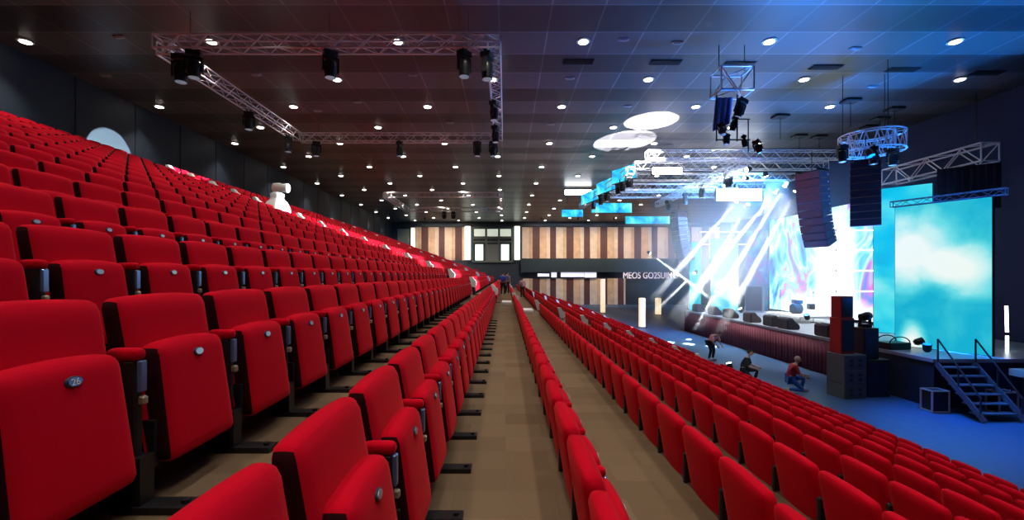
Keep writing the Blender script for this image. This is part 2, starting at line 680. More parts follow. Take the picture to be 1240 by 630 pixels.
# all the remaining seats: one object
bmk = bmesh.new()
for nm, src in seat_parts(3).items():
    t = bpy.data.meshes.new('t')
    src.to_mesh(t)
    src.free()
    bmk.from_mesh(t)
n_cushion_verts = len(bmk.verts)
add_box(bmk, (.105, .25, .48), (.14, .034, .52), mi=1)
add_box(bmk, (.10, 0, .40), (.05, .44, .10), mi=1)
add_box(bmk, (.199, 0, .706), (.008, .036, .024), mi=2)
bmk.verts.ensure_lookup_table()
bmk.verts.index_update()
base_v = [(v.co.x, v.co.y, v.co.z - DROP) for v in bmk.verts]
base_f = [tuple(v.index for v in f.verts) for f in bmk.faces]
base_m = [f.material_index for f in bmk.faces]
low_m = list(base_m)
for i, f in enumerate(base_f):
    if max(f) < n_cushion_verts:
        low_m[i] = 0
bmk.free()
V, Fc, Mi = [], [], []
for r, bi, y, x, z in allseats:
    if (r, y) in keys:
        continue
    o0 = len(V)
    V += [(a + x, b_ + y, c + z) for a, b_, c in base_v]
    Fc += [tuple(i + o0 for i in f) for f in base_f]
    Mi += base_m if r >= 0 else low_m  # upper rows keep the painted side shade, lower rows stay red
me = bpy.data.meshes.new('distant_theatre_seats')
me.from_pydata(V, [], Fc)
for mm in (RED, BLACK, PLATE):
    me.materials.append(mm)
me.polygons.foreach_set('material_index', Mi)
me.polygons.foreach_set('use_smooth', [i == 0 for i in Mi])
me.update()
o = bpy.data.objects.new('distant_theatre_seats', me)
COL.objects.link(o)
tag(o, 'mass of small red folding seats filling the distant rows of the terraces', 'seats', SEAT_GROUP, 'stuff')

# white boards standing for light patches where the rows restart beyond the cross aisles
PATCHW = mat('white_patch_and_step', (.95, .92, .9), .5)  # white for the light patches, shared with the aisle steps
epm = None
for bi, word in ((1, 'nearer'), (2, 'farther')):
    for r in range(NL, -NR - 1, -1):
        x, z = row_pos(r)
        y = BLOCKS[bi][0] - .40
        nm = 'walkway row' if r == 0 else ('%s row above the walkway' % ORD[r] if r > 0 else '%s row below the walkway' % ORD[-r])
        lab = 'white board as light patch, %s at the %s cross aisle' % (nm, word)
        if epm is None:
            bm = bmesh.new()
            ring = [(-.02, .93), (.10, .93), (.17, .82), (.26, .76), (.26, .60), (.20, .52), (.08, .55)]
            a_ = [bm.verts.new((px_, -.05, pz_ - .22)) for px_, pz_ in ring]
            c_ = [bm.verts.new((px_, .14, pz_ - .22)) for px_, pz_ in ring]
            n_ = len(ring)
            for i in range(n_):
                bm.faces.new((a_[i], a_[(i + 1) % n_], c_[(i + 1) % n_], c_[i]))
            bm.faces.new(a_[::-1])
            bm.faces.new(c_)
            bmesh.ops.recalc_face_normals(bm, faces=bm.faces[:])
            e = epm = thing('row_end_light_patch', lab, 'end panel')
            obj('patch_board', bm, PATCHW, e)
            bm = bmesh.new()
            add_box(bm, (.16, 0, .15), (.1, .034, .30))
            add_box(bm, (.21, 0, .012), (.26, .08, .024))
            obj('leg', bm, BLACKM, e)
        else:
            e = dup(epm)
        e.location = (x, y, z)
        tag(e, lab, 'end panel', 'white light patch boards of the seat rows')

# pale aisle step blocks beside the walkway
for (r, lab) in ((0, 'pale step block at the far end of the carpet walkway'), (-1, 'pale step block one row below the carpet walkway'),
                 (1, 'pale step block one row above the carpet walkway')):
    x, z = row_pos(r)
    e = obj('aisle_step', box_bm((x + .60, 16.75, z + .05), (.36, 1.1, .10), .012, 2), PATCHW)
    tag(e, lab, 'step', 'steps of the nearer cross aisle')

# ------------------------------------------------------------------ ceiling fittings
LENS = mat('downlight_lens', (1, 1, .95), .3, emit=(1, .93, .82), strength=14)
RING = mat('downlight_ring', (.5, .48, .45), .4)
dl = thing('downlight', 'round recessed downlight', 'ceiling light')
bm = bmesh.new()
add_lathe(bm, [(.20, 0), (.215, -.015), (.215, -.03), (.17, -.035)], 16)
obj('ring', bm, RING, dl)
bm = bmesh.new()
add_lathe(bm, [(.145, -.034), (.14, -.05), (.09, -.06)], 16)
obj('lens', bm, LENS, dl)
first = True
DLP = 1
rows_y = [11.0 + 2.64 * i for i in range(-5, 19)]
nrow = 0
for i, y in enumerate(rows_y):
    nrow += 1
    xs0 = 2.4 if i % 2 == 0 else 5.25
    # even rows (11.0, 16.3..) hold the 5.2 column, odd the 2.4 column
    xs0 = 5.25 if i % 2 == 1 else 2.4
    for k in range(-4, 4):
        x = xs0 + 5.72 * k
        if not (XW + .8 < x < XE - .6):
            continue
        if x > 16 and y > 20:
            continue
        u, v = CX + F * x / max(y, .1), CY - F * CEIL / max(y, .1)
        vis = y > 1 and -20 < u < 1260 and v > -12
        if vis:
            o = dl if first else dup(dl)
            first = False
            o.location = (x, y, CEIL)
            side = 'over the upper seats' if x < -3 else ('over the walkway' if x < 3 else 'toward the stage')
            cnt = int(round((x + 16) / 2.86))
            o['label'] = 'round glowing downlight, %s ceiling row from the near end, %s column from the navy wall' % (ORD[min(nrow - 5 if nrow > 5 else 1, 33)], ORD[max(1, cnt + 1)])
            o['group'] = 'downlights in the dark ceiling'
        warm = (1, .90, .80)
        l = spot('downlight_lamp', (x, y, CEIL - .08), (x, y, 0), 1.0, 88, .75, warm, .12)
        l.data.energy = 540 if x < -3.5 else (430 if x < 8 else (150 if x < 13 else 40))

# dim square sensors between the lights, and slot vents
SENS = mat('ceiling_sensor_grey', (.35, .34, .36), .5)
dv = None
sens_px = [(310, 90), (500, 90), (433, 123), (385, 134), (820, 51), (755, 47), (1036, 58), (690, 94), (760, 128), (128, 91), (145, 44), (667, 150), (1057, 104), (545, 148)]
for i, (px, py) in enumerate(sens_px):
    y = F * CEIL / (CY - py)
    x = (px - CX) / F * y
    if dv is None:
        bm = box_bm((0, 0, -.02), (.34, .14, .04), .01, 1)
        add_box(bm, (0, 0, -.05), (.2, .08, .03))
        e = dv = obj('ceiling_sensor', bm, SENS)
    else:
        e = dv.copy()
        COL.objects.link(e)
    e.location = (x, y, CEIL)
    cnt = sorted(sens_px, key=lambda q: q[0]).index((px, py)) + 1
    tag(e, 'small dim grey ceiling sensor, %s counting across from the navy wall side' % ORD[cnt], 'ceiling sensor', 'dim ceiling sensors')
VENT = mat('slot_vent_dark', (.015, .015, .018), .5)
dv = None
vent_px = [(1000, 81), (1093, 84), (1195, 88), (895, 77), (700, 74), (806, 75)]
for i, (px, py) in enumerate(vent_px):
    y = F * CEIL / (CY - py)
    x = (px - CX) / F * y
    if dv is None:
        bm = bmesh.new()
        for k in range(4):
            add_box(bm, (0, -.12 + .08 * k, -.025), (1.0, .03, .05))
        add_box(bm, (0, 0, -.008), (1.06, .34, .016))
        e = dv = obj('slot_vent', bm, VENT)
    else:
        e = dv.copy()
        COL.objects.link(e)
    e.location = (x, y, CEIL)
    cnt = sorted(vent_px).index((px, py)) + 1
    tag(e, 'dark slot vent in the ceiling, %s from the walkway toward the stage' % ORD[cnt], 'vent', 'slot vents in the ceiling')

# ------------------------------------------------------------------ trusses and lamps
def add_truss(a, b, s=.34, tri=None, parent=None, m=ALU, cell=.38, rt=.026):
    """Box truss: four chords as parts and one mesh of bracing."""
    a, b = Vector(a), Vector(b)
    d = (b - a)
    ln = d.length
    d.normalize()
    up = Vector((0, 0, 1))
    w = d.cross(up).normalized()
    up = w.cross(d).normalized()
    cs = [(w * sx + up * sz) * (s / 2) for sx, sz in ((1, 1), (1, -1), (-1, -1), (-1, 1))]
    for c in cs:
        bm = bmesh.new()
        add_tube(bm, a + c, b + c, rt, 6)
        obj('chord', bm, m, parent)
    bm = bmesh.new()
    n = max(1, int(round(ln / cell)))
    for k in range(4):
        c0, c1 = cs[k], cs[(k + 1) % 4]
        for i in range(n):
            t0, t1 = ln * i / n, ln * (i + 1) / n
            p, q = (c0, c1) if (i + k) % 2 == 0 else (c1, c0)
            add_tube(bm, a + d * t0 + p, a + d * t1 + q, rt * .55, 4, cap=False)
    for i in (0, n):
        for k in range(4):
            add_tube(bm, a + d * (ln * i / n) + cs[k], a + d * (ln * i / n) + cs[(k + 1) % 4], rt * .8, 4)
    obj('bracing', bm, m, parent)


# moving head lamp, hanging: base up at z=0, lens down
MLENS = mat('lamp_lens', (.35, .45, .55), .15, .2, emit=(.6, .8, 1), strength=.15)
MLENSON = mat('lamp_lens_lit', (1, 1, 1), .2, emit=(.9, .97, 1), strength=25)


def make_mover():
    t = thing('hanging_stage_lamp', 'black moving head lamp', 'stage lamp')
    bm = box_bm((0, 0, -.07), (.30, .24, .14), .02, 2)
    add_box(bm, (-.1, 0, .02), (.04, .06, .06))
    add_box(bm, (.1, 0, .02), (.04, .06, .06))
    obj('base', bm, BLACKM, t)
    bm = bmesh.new()
    add_box(bm, (0, 0, -.165), (.36, .10, .05))
    for sx in (-1, 1):
        add_box(bm, (sx * .165, 0, -.32), (.035, .11, .32))
    obj('yoke', bm, BLACKM, t)
    bm = bmesh.new()
    add_lathe(bm, [(.07, -.20), (.125, -.24), (.145, -.34), (.14, -.46), (.125, -.56), (.13, -.60)], 14)
    h = obj('lamp_head', bm, BLACKM, t, True)
    bm = bmesh.new()
    add_lathe(bm, [(.112, -.59), (.112, -.607), (.07, -.62)], 14)
    obj('lens', bm, MLENS, h)
    return t


mover = make_mover()
mover_used = [False]


def place_mover(loc, label, scale=1.0, rz=0.0, tilt=(0, 0), group='moving head lamps on the trusses'):
    o = mover if not mover_used[0] else dup(mover)
    mover_used[0] = True
    o.location = loc
    o.scale = (scale,) * 3
    o.rotation_euler = (tilt[0], tilt[1], rz)
    o['label'] = label
    o['group'] = group
    return o


TZ = 6.3
def rect_rig(y0, y1, lab):
    t = thing('lighting_truss', lab, 'truss', (0, 0, 0))
    add_truss((-9.5, y0, TZ), (-.15, y0, TZ), .36, parent=t)
    add_truss((-9.4, y1, TZ), (-.5, y1, TZ), .36, parent=t)
    add_truss((-9.5, y0 + .2, TZ), (-9.5, y1 - .2, TZ), .36, parent=t)
    add_truss((-.32, y0 + .2, TZ), (-.32, y1 - .2, TZ), .36, parent=t)
    for x in (-8.6, -4.8, -1.0):
        for y in (y0, y1):
            bm = bmesh.new()
            add_tube(bm, (x, y, TZ + .18), (x, y, CEIL), .008, 4)
            obj('hanging_cable', bm, BLACKM, t)
    return t


rect_rig(12.1, 20.4, 'rectangular aluminium lighting truss hung above the upper seats, nearer one')
rect_rig(34.9, 42.8, 'rectangular aluminium lighting truss hung far back near the doors')
for n, (px, Y, big) in enumerate([(219, 12.3, 1.25), (235, 12.1, 1.2), (400, 12.1, 1.2), (562, 12.1, 1.15), (590, 12.2, 1.2)]):
    place_mover(((px - CX) / F * Y, Y, TZ - .2), 'black lamp hung under the nearer truss, %s along its near beam' % ORD[n + 1], big, rz=.3 * n)
for n, (px, Y) in enumerate([(594, 15.6), (594, 18.2)]):
    place_mover((-.4, Y, TZ - .2), 'black lamp under the nearer truss, %s down its walkway-side beam' % ORD[n + 1], 1.1, rz=1.2)
for n, (px, Y) in enumerate([(383, 20.3), (484, 20.3), (578, 20.3), (597, 20.3)]):
    place_mover(((px - CX) / F * Y, Y, TZ - .2), 'black lamp under the nearer truss, %s along its far beam' % ORD[n + 1], 1.1, rz=.5 + n)
for n, Y in enumerate([16.6, 19.6]):
    place_mover((-9.6, Y, TZ - .2), 'black lamp under the nearer truss, %s down its wall-side beam' % ORD[n + 1], 1.1, rz=.5 + n)
for n, (px, Y) in enumerate([(538, 42.8), (549, 42.8)]):
    place_mover(((px - CX) / F * Y, Y, TZ - .2), 'tiny black lamp under the far truss, %s along its back beam' % ORD[n + 1], 1.2)

# ------------------------------------------------------------------ stage
SX, SY0, SY1, SZ = 13.1, 13.6, 32.5, -2.58
STF = mat('stage_floor_grey', (.30, .32, .36), .35)
SKIRT = mat('maroon_stage_skirt', (.12, .014, .028), .85)
SBLK = mat('stage_black_side', (.005, .01, .026), .7)
structure(obj('stage_floor', box_bm(((SX + XE) / 2, (SY0 + SY1) / 2, SZ - .06), (XE - SX - .02, SY1 - SY0, .12), .01), STF))
# pleated skirt along the front and a plain black one at the near end
bm = bmesh.new()
n = 220
prev = None
for i in range(n + 1):
    y = 17.6 + (SY1 - 17.6) * i / n
    x = SX + .03 + .035 * math.sin(i * 1.9) + .012 * math.sin(i * 5.3)
    a_, b2 = bm.verts.new((x, y, FLOOR + .005)), bm.verts.new((SX + .05 + .4 * (x - SX - .05), y, SZ - .125))
    if prev:
        bm.faces.new((prev[0], a_, b2, prev[1]))
    prev = (a_, b2)
for f in bm.faces:
    f.smooth = True
o = obj('stage_skirt', bm, SKIRT)
md = o.modifiers.new('solid', 'SOLIDIFY')
md.thickness = .01
tag(o, 'pleated dark maroon skirt hanging along the stage front', 'curtain')
bm = bmesh.new()
add_box(bm, (SX + .06, (SY0 + 17.6) / 2, (FLOOR + SZ) / 2 - .05), (.04, 17.6 - SY0, SZ - FLOOR - .12))
add_box(bm, ((SX + XE) / 2, SY0 + .04, (FLOOR + SZ) / 2 - .05), (XE - SX - .1, .04, SZ - FLOOR - .12))
for i in range(9):
    add_box(bm, (SX + .6 + i * .7, SY0 + .012, (FLOOR + SZ) / 2 - .05), (.03, .02, SZ - FLOOR - .14))
o = obj('stage_fascia', bm, SBLK)
tag(o, 'plain black boards closing the near end of the stage', 'stage front')

# LED walls
MAIN = ramp_emission('led_main_image', [(.30, (.03, .12, .7)), (.40, (.03, .5, .8)), (.47, (.25, .75, .85)), (.53, (.8, .95, 1)), (.58, (.25, .8, .9)), (.64, (.75, .2, .7)), (.72, (.15, .3, .95))],
                     .55, 1.3, (3, 2, .4), 1.5, stretch=(1, 1, .55))
SIDE = ramp_emission('led_side_image', [(.36, (.02, .1, .55)), (.47, (.05, .5, .8)), (.55, (.5, .1, .6)), (.62, (.1, .45, .9)), (.7, (.6, .8, .95))], .7, .55, (4, 1, 2), .8)
CYAN = ramp_emission('led_cyan_image', [(.32, (.02, .28, .75)), (.45, (.0, .55, .8)), (.55, (.08, .75, .85)), (.68, (.5, .95, 1))], .4, 1.0, (1, 5, 2), .5)
IMAG = ramp_emission('led_screen_image', [(.34, (.0, .42, .72)), (.45, (.02, .62, .78)), (.54, (.25, .82, .88)), (.62, (.75, .97, .95)), (.75, (.95, 1, .98))], .42, 1.0, (7.1, 2.4, .3), .8, stretch=(1, 1, .8))
def cloud_screen(name, blobs, strength):
    m = bpy.data.materials.new(name)
    m.use_nodes = True
    nt = m.node_tree
    nt.nodes.clear()
    N, L = nt.nodes.new, nt.links.new
    out, em, tc = N('ShaderNodeOutputMaterial'), N('ShaderNodeEmission'), N('ShaderNodeTexCoord')
    nz = N('ShaderNodeTexNoise')
    nz.inputs['Scale'].default_value = .7
    nz.inputs['Detail'].default_value = 4
    nz.inputs['Distortion'].default_value = .4
    L(tc.outputs['Object'], nz.inputs['Vector'])
    acc = None
    for (c, r, rot) in blobs:
        mp = N('ShaderNodeMapping')
        mp.vector_type = 'TEXTURE'
        mp.inputs['Location'].default_value = (c[0], 0, c[1])
        mp.inputs['Rotation'].default_value = (0, rot, 0)
        mp.inputs['Scale'].default_value = (r[0], 1, r[1])
        g = N('ShaderNodeTexGradient')
        g.gradient_type = 'SPHERICAL'
        L(tc.outputs['Object'], mp.inputs['Vector'])
        L(mp.outputs['Vector'], g.inputs['Vector'])
        if acc is None:
            acc = g.outputs['Fac']
        else:
            a = N('ShaderNodeMath')
            a.operation = 'MAXIMUM'
            L(acc, a.inputs[0])
            L(g.outputs['Fac'], a.inputs[1])
            acc = a.outputs[0]
    a = N('ShaderNodeMath')
    a.operation = 'MULTIPLY_ADD'
    a.inputs[1].default_value = .9
    a.inputs[2].default_value = -.40
    L(nz.outputs['Fac'], a.inputs[0])
    a2 = N('ShaderNodeMath')
    a2.operation = 'ADD'
    L(acc, a2.inputs[0])
    L(a.outputs[0], a2.inputs[1])
    cr = N('ShaderNodeValToRGB')
    el = cr.color_ramp.elements
    el[0].position, el[0].color = 0.0, (.01, .46, .68, 1)
    el[1].position, el[1].color = .75, (.9, 1, .96, 1)
    for p_, c_ in ((.16, (.04, .58, .72, 1)), (.34, (.16, .76, .83, 1)), (.52, (.55, .92, .92, 1))):
        e = el.new(p_)
        e.color = c_
    L(a2.outputs[0], cr.inputs['Fac'])
    L(cr.outputs['Color'], em.inputs['Color'])
    em.inputs['Strength'].default_value = strength
    L(em.outputs['Emission'], out.inputs['Surface'])
    return m


IMAG = cloud_screen('led_screen_image', [((-.8, 3.5), (1.7, 1.7), .3), ((.2, 2.9), (1.9, 1.15), .4), ((-.75, .2), (.5, .9), 0)], .95)
def add_core(m, blobs):
    nt = m.node_tree
    N, L = nt.nodes.new, nt.links.new
    em = [n for n in nt.nodes if n.type == 'EMISSION'][0]
    tc = [n for n in nt.nodes if n.type == 'TEX_COORD'][0]
    src = em.inputs['Color'].links[0].from_socket
    for (c, r) in blobs:
        mp = N('ShaderNodeMapping')
        mp.vector_type = 'TEXTURE'
        mp.inputs['Location'].default_value = (c[0], 0, c[1])
        mp.inputs['Scale'].default_value = (r[0], 1, r[1])
        g = N('ShaderNodeTexGradient')
        g.gradient_type = 'SPHERICAL'
        k = N('ShaderNodeMath')
        k.operation = 'MULTIPLY'
        k.use_clamp = True
        k.inputs[1].default_value = 2.2
        mx = N('ShaderNodeMix')
        mx.data_type = 'RGBA'
        mx.inputs['B'].default_value = (1.3, 1.45, 1.5, 1)
        L(tc.outputs['Object'], mp.inputs['Vector'])
        L(mp.outputs['Vector'], g.inputs['Vector'])
        L(g.outputs['Fac'], k.inputs[0])
        L(k.outputs[0], mx.inputs['Factor'])
        L(src, mx.inputs['A'])
        src = mx.outputs['Result']
    L(src, em.inputs['Color'])


add_core(MAIN, [((.7, 2.6), (1.9, 4.6)), ((-.2, -.3), (5, 1.9))])
LEDF = mat('led_frame_black', (.012, .014, .02), .5)


def wall_between(name, a, b, z0, z1, m, label, cat, thick=.14, frame=True):
    """An upright LED wall standing on the line a-b (seen from the a->b right-hand side), with a rear frame part."""
    a, b = Vector((a[0], a[1], 0)), Vector((b[0], b[1], 0))
    d = b - a
    ln = d.length
    rz = math.atan2(d.y, d.x)
    t = thing(name, label, cat, ((a.x + b.x) / 2, (a.y + b.y) / 2, z0), rz)
    h = z1 - z0
    # local x along the wall, face towards -y
    p = obj('led_panel', box_bm((0, -thick / 2 - .012, h / 2), (ln - .04, .024, h - .04)), m, t)
    bm = bmesh.new()
    add_box(bm, (0, 0, h / 2), (ln, thick, h))
    obj('panel_frame', bm, LEDF, t)
    if frame:
        bm = bmesh.new()
        for s in (-.35, .35):
            add_tube(bm, (s * ln, .1, .02), (s * ln, .1, h), .03, 6)
            add_tube(bm, (s * ln, .9, .02), (s * ln, .1, h * .6), .03, 6)
            add_tube(bm, (s * ln, .1, .04), (s * ln, .9, .04), .03, 6)
        obj('rear_brace', bm, BLACKM, t)
    return t


# screens: facing (−x, −y); a is the far-left end, b the near-right end so that −y local faces the house
wall_between('led_screen', (14.35, 16.3), (15.42, 14.0), SZ, 2.48, IMAG, 'large bright cyan LED screen with white cloud beside the stage stairs', 'screen')
wall_between('led_screen', (16.6, 20.0), (17.85, 18.5), SZ, 3.84, CYAN, 'tall plain cyan LED wall standing behind the large screen', 'screen')
wall_between('led_screen', (18.9, 31.6), (18.9, 20.6), SZ + .15, 3.9, MAIN, 'wide glowing white and blue LED backdrop at the rear of the stage', 'screen', frame=False)
wall_between('led_screen', (14.9, 32.2), (16.6, 31.6), SZ, 2.6, CYAN, 'narrow cyan LED column at the far end of the stage', 'screen')
wall_between('led_screen', (17.3, 31.9), (18.6, 31.4), SZ, 3.2, SIDE, 'narrow blue and magenta LED column next to the stage backdrop', 'screen')
wall_between('led_screen', (13.4, 32.35), (14.2, 32.2), SZ, 2.4, CYAN, 'slim blue LED strip wall at the far front corner of the stage', 'screen')

# header LED strips in the roof
STRIP = ramp_emission('led_header_image', [(.35, (.02, .25, .9)), (.5, (.05, .75, .95)), (.65, (.4, .95, 1))], .8, 1.2)
for (x0, x1, y0, y1, Y, lab) in ((680, 706, 254, 263, 40, 'short cyan LED strip hung lowest and farthest toward the doors'),
                                 (716, 765, 246, 258, 38, 'long blue and cyan LED strip hung in front of the wooden wall'),
                                 (757, 811, 262, 271.5, 37, 'plain bright cyan LED strip hung over the wooden wall')):
    a_, b2 = P(x0, y1, Y), P(x1, y0, Y)
    wall_between('led_header', (a_.x, Y), (b2.x, Y), a_.z, b2.z, STRIP, lab, 'screen', .1, False)
for n, (x0, Y0_, x1, Y1_, lab) in enumerate(((6.75, 25.8, 7.1, 24.0, 'blue LED banner at the near end of the roof beam'), (6.6, 29.4, 6.95, 26.4, 'pale LED banner in the middle of the roof beam'),
                                        (6.3, 33.6, 6.6, 30.2, 'cyan LED banner at the far end of the roof beam'))):
    wall_between('led_header', (x0 - .5, Y0_), (x1, Y1_), 5.25, 6.05, STRIP, lab, 'screen', .1, False)

# roof trusses
for n, (Y, x0, x1) in enumerate(((22.0, 7.0, 17.0), (24.2, 7.0, 17.5), (27.0, 7.0, 17.5), (30.0, 7.0, 17.5), (33.0, 7.0, 17.5))):
    t = thing('roof_truss', 'aluminium roof truss across the stage, %s from the near end' % ORD[n + 1], 'truss', group='roof trusses over the stage')
    add_truss((x0, Y, 5.95), (x1, Y, 5.95), .4, parent=t)
t = thing('roof_truss', 'long aluminium truss running along the house side of the stage roof', 'truss')
add_truss((6.72, 23.7, 5.6), (6.2, 36, 5.6), .36, parent=t)
t = thing('roof_truss', 'long aluminium truss running through the middle of the stage roof', 'truss')
add_truss((11.7, 21.8, 5.55), (12.0, 35, 5.55), .36, parent=t)
for n, (px, Y) in enumerate(((778, 24.1), (765, 25.2), (757, 26), (745, 28.5), (738, 30), (730, 32))):
    X = 6.8 - .6 * (Y - 21.8) / 14.2
    place_mover((X, Y, 5.42), 'black lamp under the house-side roof truss, %s from its near end' % ORD[n + 1], 1.15, rz=n)
for n, Y in enumerate((23.4, 26.5, 29, 32)):
    place_mover((11.75, Y, 5.36), 'black lamp under the middle roof truss, %s from its near end' % ORD[n + 1], 1.25, rz=n * .7)

# lamp pod: short truss with a drape and six lamps hanging in a cluster
px0 = P(886, 100, 13.9)
t = thing('lamp_pod_truss', 'short truss box hung from the ceiling with lamps clustered underneath', 'truss', (0, 0, 0))
add_truss((px0.x - .5, 13.9, px0.z), (px0.x + .5, 13.9, px0.z), .72, parent=t, cell=.5, rt=.035)
bm = bmesh.new()
for sx in (-.4, .4):
    add_tube(bm, (px0.x + sx, 13.9, px0.z + .36), (px0.x + sx, 13.9, CEIL), .015, 5)
obj('hanging_rod', bm, BLACKM, t)
bm = bmesh.new()
for sx in (-.45, .2):
    add_tube(bm, (px0.x + sx, 13.95, px0.z - .36), (px0.x + sx, 13.95, 4.2), .025, 5)
add_tube(bm, (px0.x - .45, 13.95, 4.25), (px0.x + .6, 13.95, 4.25), .025, 5)
add_tube(bm, (px0.x + .55, 13.95, 4.9), (px0.x + .55, 13.95, 3.85), .02, 5)
add_tube(bm, (px0.x + .2, 13.95, 4.9), (px0.x + .6, 13.95, 4.9), .02, 5)
obj('lamp_bars', bm, BLACKM, t)
bm = bmesh.new()
N = 14
pv = None
zt, zb = px0.z - .40, 4.55
for i in range(N + 1):
    x = px0.x - .42 + .55 * i / N
    yy = 14.08 + .03 * math.sin(i * 1.4)
    a_, b2 = bm.verts.new((x, yy, zt)), bm.verts.new((x - .1 + .15 * 0, yy, zb + .25 * i / N))
    if pv:
        bm.faces.new((pv[0], a_, b2, pv[1]))
    pv = (a_, b2)
o = obj('banner', bm, mat('blue_banner_cloth', (.03, .16, .62), .7), t)
md = o.modifiers.new('solid', 'SOLIDIFY')
md.thickness = .012
for n, (px, py, Y, sc) in enumerate(((900, 120, 13.8, .95), (891, 141, 13.9, .72), (873, 150, 13.9, .66), (880, 163, 14.0, .6), (900, 164, 13.9, .6), (915, 170, 13.9, .68))):
    p = P(px, py, Y)
    place_mover(p, 'black lamp in the hanging pod cluster, %s counting from its truss box' % ORD[n + 1], sc, rz=.4 + n, tilt=(.2, .25 * (-1) ** n))

# ring truss with the two near speaker arrays
def ring_truss(c, R, h, label):
    t = thing('ring_truss', label, 'truss', c)
    N = 28
    for z in (-h / 2, h / 2):
        for rr in (R - .14, R + .14):
            bm = bmesh.new()
            for i in range(N):
                a0, a1 = 2 * PI * i / N, 2 * PI * (i + 1) / N
                add_tube(bm, (rr * math.cos(a0), rr * math.sin(a0), z), (rr * math.cos(a1), rr * math.sin(a1), z), .024, 6, cap=False)
            obj('chord', bm, ALU, t)
    bm = bmesh.new()
    for i in range(N):
        a0, a1 = 2 * PI * i / N, 2 * PI * (i + 1) / N
        s = 1 if i % 2 else -1
        for rr in (R - .14, R + .14):
            add_tube(bm, (rr * math.cos(a0), rr * math.sin(a0), s * h / 2), (rr * math.cos(a1), rr * math.sin(a1), -s * h / 2), .015, 4, cap=False)
        add_tube(bm, ((R - .14) * math.cos(a0), (R - .14) * math.sin(a0), s * h / 2), ((R + .14) * math.cos(a0), (R + .14) * math.sin(a0), s * h / 2), .013, 4, cap=False)
    obj('bracing', bm, ALU, t)
    bm = bmesh.new()
    for i in range(3):
        a0 = 2 * PI * i / 3 + .4
        add_tube(bm, (R * math.cos(a0), R * math.sin(a0), h / 2), (R * math.cos(a0), R * math.sin(a0), CEIL - c[2]), .012, 5)
    obj('hanging_cable', bm, BLACKM, t)
    return t


pc = P(1055, 174, 15.6)
ring_truss(tuple(pc), .8, .6, 'round aluminium ring truss hung above the flat speaker array')
for n, (px, py, Y) in enumerate(((1020, 176, 15.2), (1058, 178, 14.7), (1081, 180, 15.2))):
    place_mover(P(px, py, Y), 'black lamp under the ring truss, %s from the house side' % ORD[n + 1], .95, rz=n)

CAB = mat('speaker_cabinet_warm_lit', (.14, .05, .06), .55)  # warm house light put into the cabinet colour as maroon
GRLM = mat('speaker_grille_warm_lit', (.20, .075, .085), .6)  # grille copy tinted maroon for the same warm light
GRL = mat('speaker_grille_blue_black', (.012, .02, .05), .5)


def line_array(label, top, rz, n, w, h, d, angles, grille=None):
    """Speaker boxes hung one below the other, face towards local -x; angles tilt each box."""
    t = thing('line_array', label, 'speaker', top, rz)
    bm = bmesh.new()
    for sy in (-1, 1):
        add_box(bm, (0, sy * w * .42, .05), (d * 1.1, .05, .08))
    add_box(bm, (0, 0, .05), (.06, w * .8, .06))
    add_tube(bm, (0, 0, .05), (0, 0, .9), .015, 5)
    obj('flying_frame', bm, BLACKM, t)
    p = Vector((0, 0, 0))
    for i in range(n):
        ang = angles[i]
        M = Matrix.Translation(p) @ Matrix.Rotation(ang, 4, 'Y')
        bm = bmesh.new()
        # wedge-shaped cabinet, deeper at the front edge
        pr = [(-d / 2, -.01), (-d / 2, -h + .01), (d / 2, -h * .9), (d / 2, -h * .1)]
        A = [bm.verts.new(M @ Vector((x, -w / 2, z))) for x, z in pr]
        B = [bm.verts.new(M @ Vector((x, w / 2, z))) for x, z in pr]
        for k in range(4):
            bm.faces.new((A[k], A[(k + 1) % 4], B[(k + 1) % 4], B[k]))
        bm.faces.new(A[::-1])
        bm.faces.new(B)
        bmesh.ops.recalc_face_normals(bm, faces=bm.faces[:])
        c = obj('speaker_box', bm, CAB, t)
        bm = bmesh.new()
        add_box(bm, (-d / 2 - .012, 0, -h / 2), (.024, w * .94, h * .86), M)
        obj('grille', bm, grille or GRL, c)
        bm = bmesh.new()
        for sy in (-1, 1):
            add_box(bm, (d * .36, sy * (w / 2 + .006), -h / 2), (.05, .012, h * .22), M)
        obj('rigging_pin', bm, ALU, c)
        p = p + (Matrix.Rotation(ang, 3, 'Y') @ Vector((0, 0, -h)))
    return t


tl = P(983, 209, 18.0)
line_array('maroon-lit curved line array speaker hung over the stage front', tuple(tl), math.radians(25), 10, .95, .30, .62, [-.05, -.07, -.10, -.13, -.17, -.21, -.25, -.30, -.35, -.40], GRLM)
tl = P(1048, 196, 15.4)
line_array('flat dark blue line array speaker hung beneath the ring truss', tuple(tl), math.radians(51), 9, .84, .25, .45, [0] * 9)
tl = P(822, 258, 31.0)
line_array('small curved line array speaker hung far away before the wooden wall', tuple(tl), math.radians(10), 11, 1.0, .31, .7, [-.03 * k - .02 for k in range(11)])

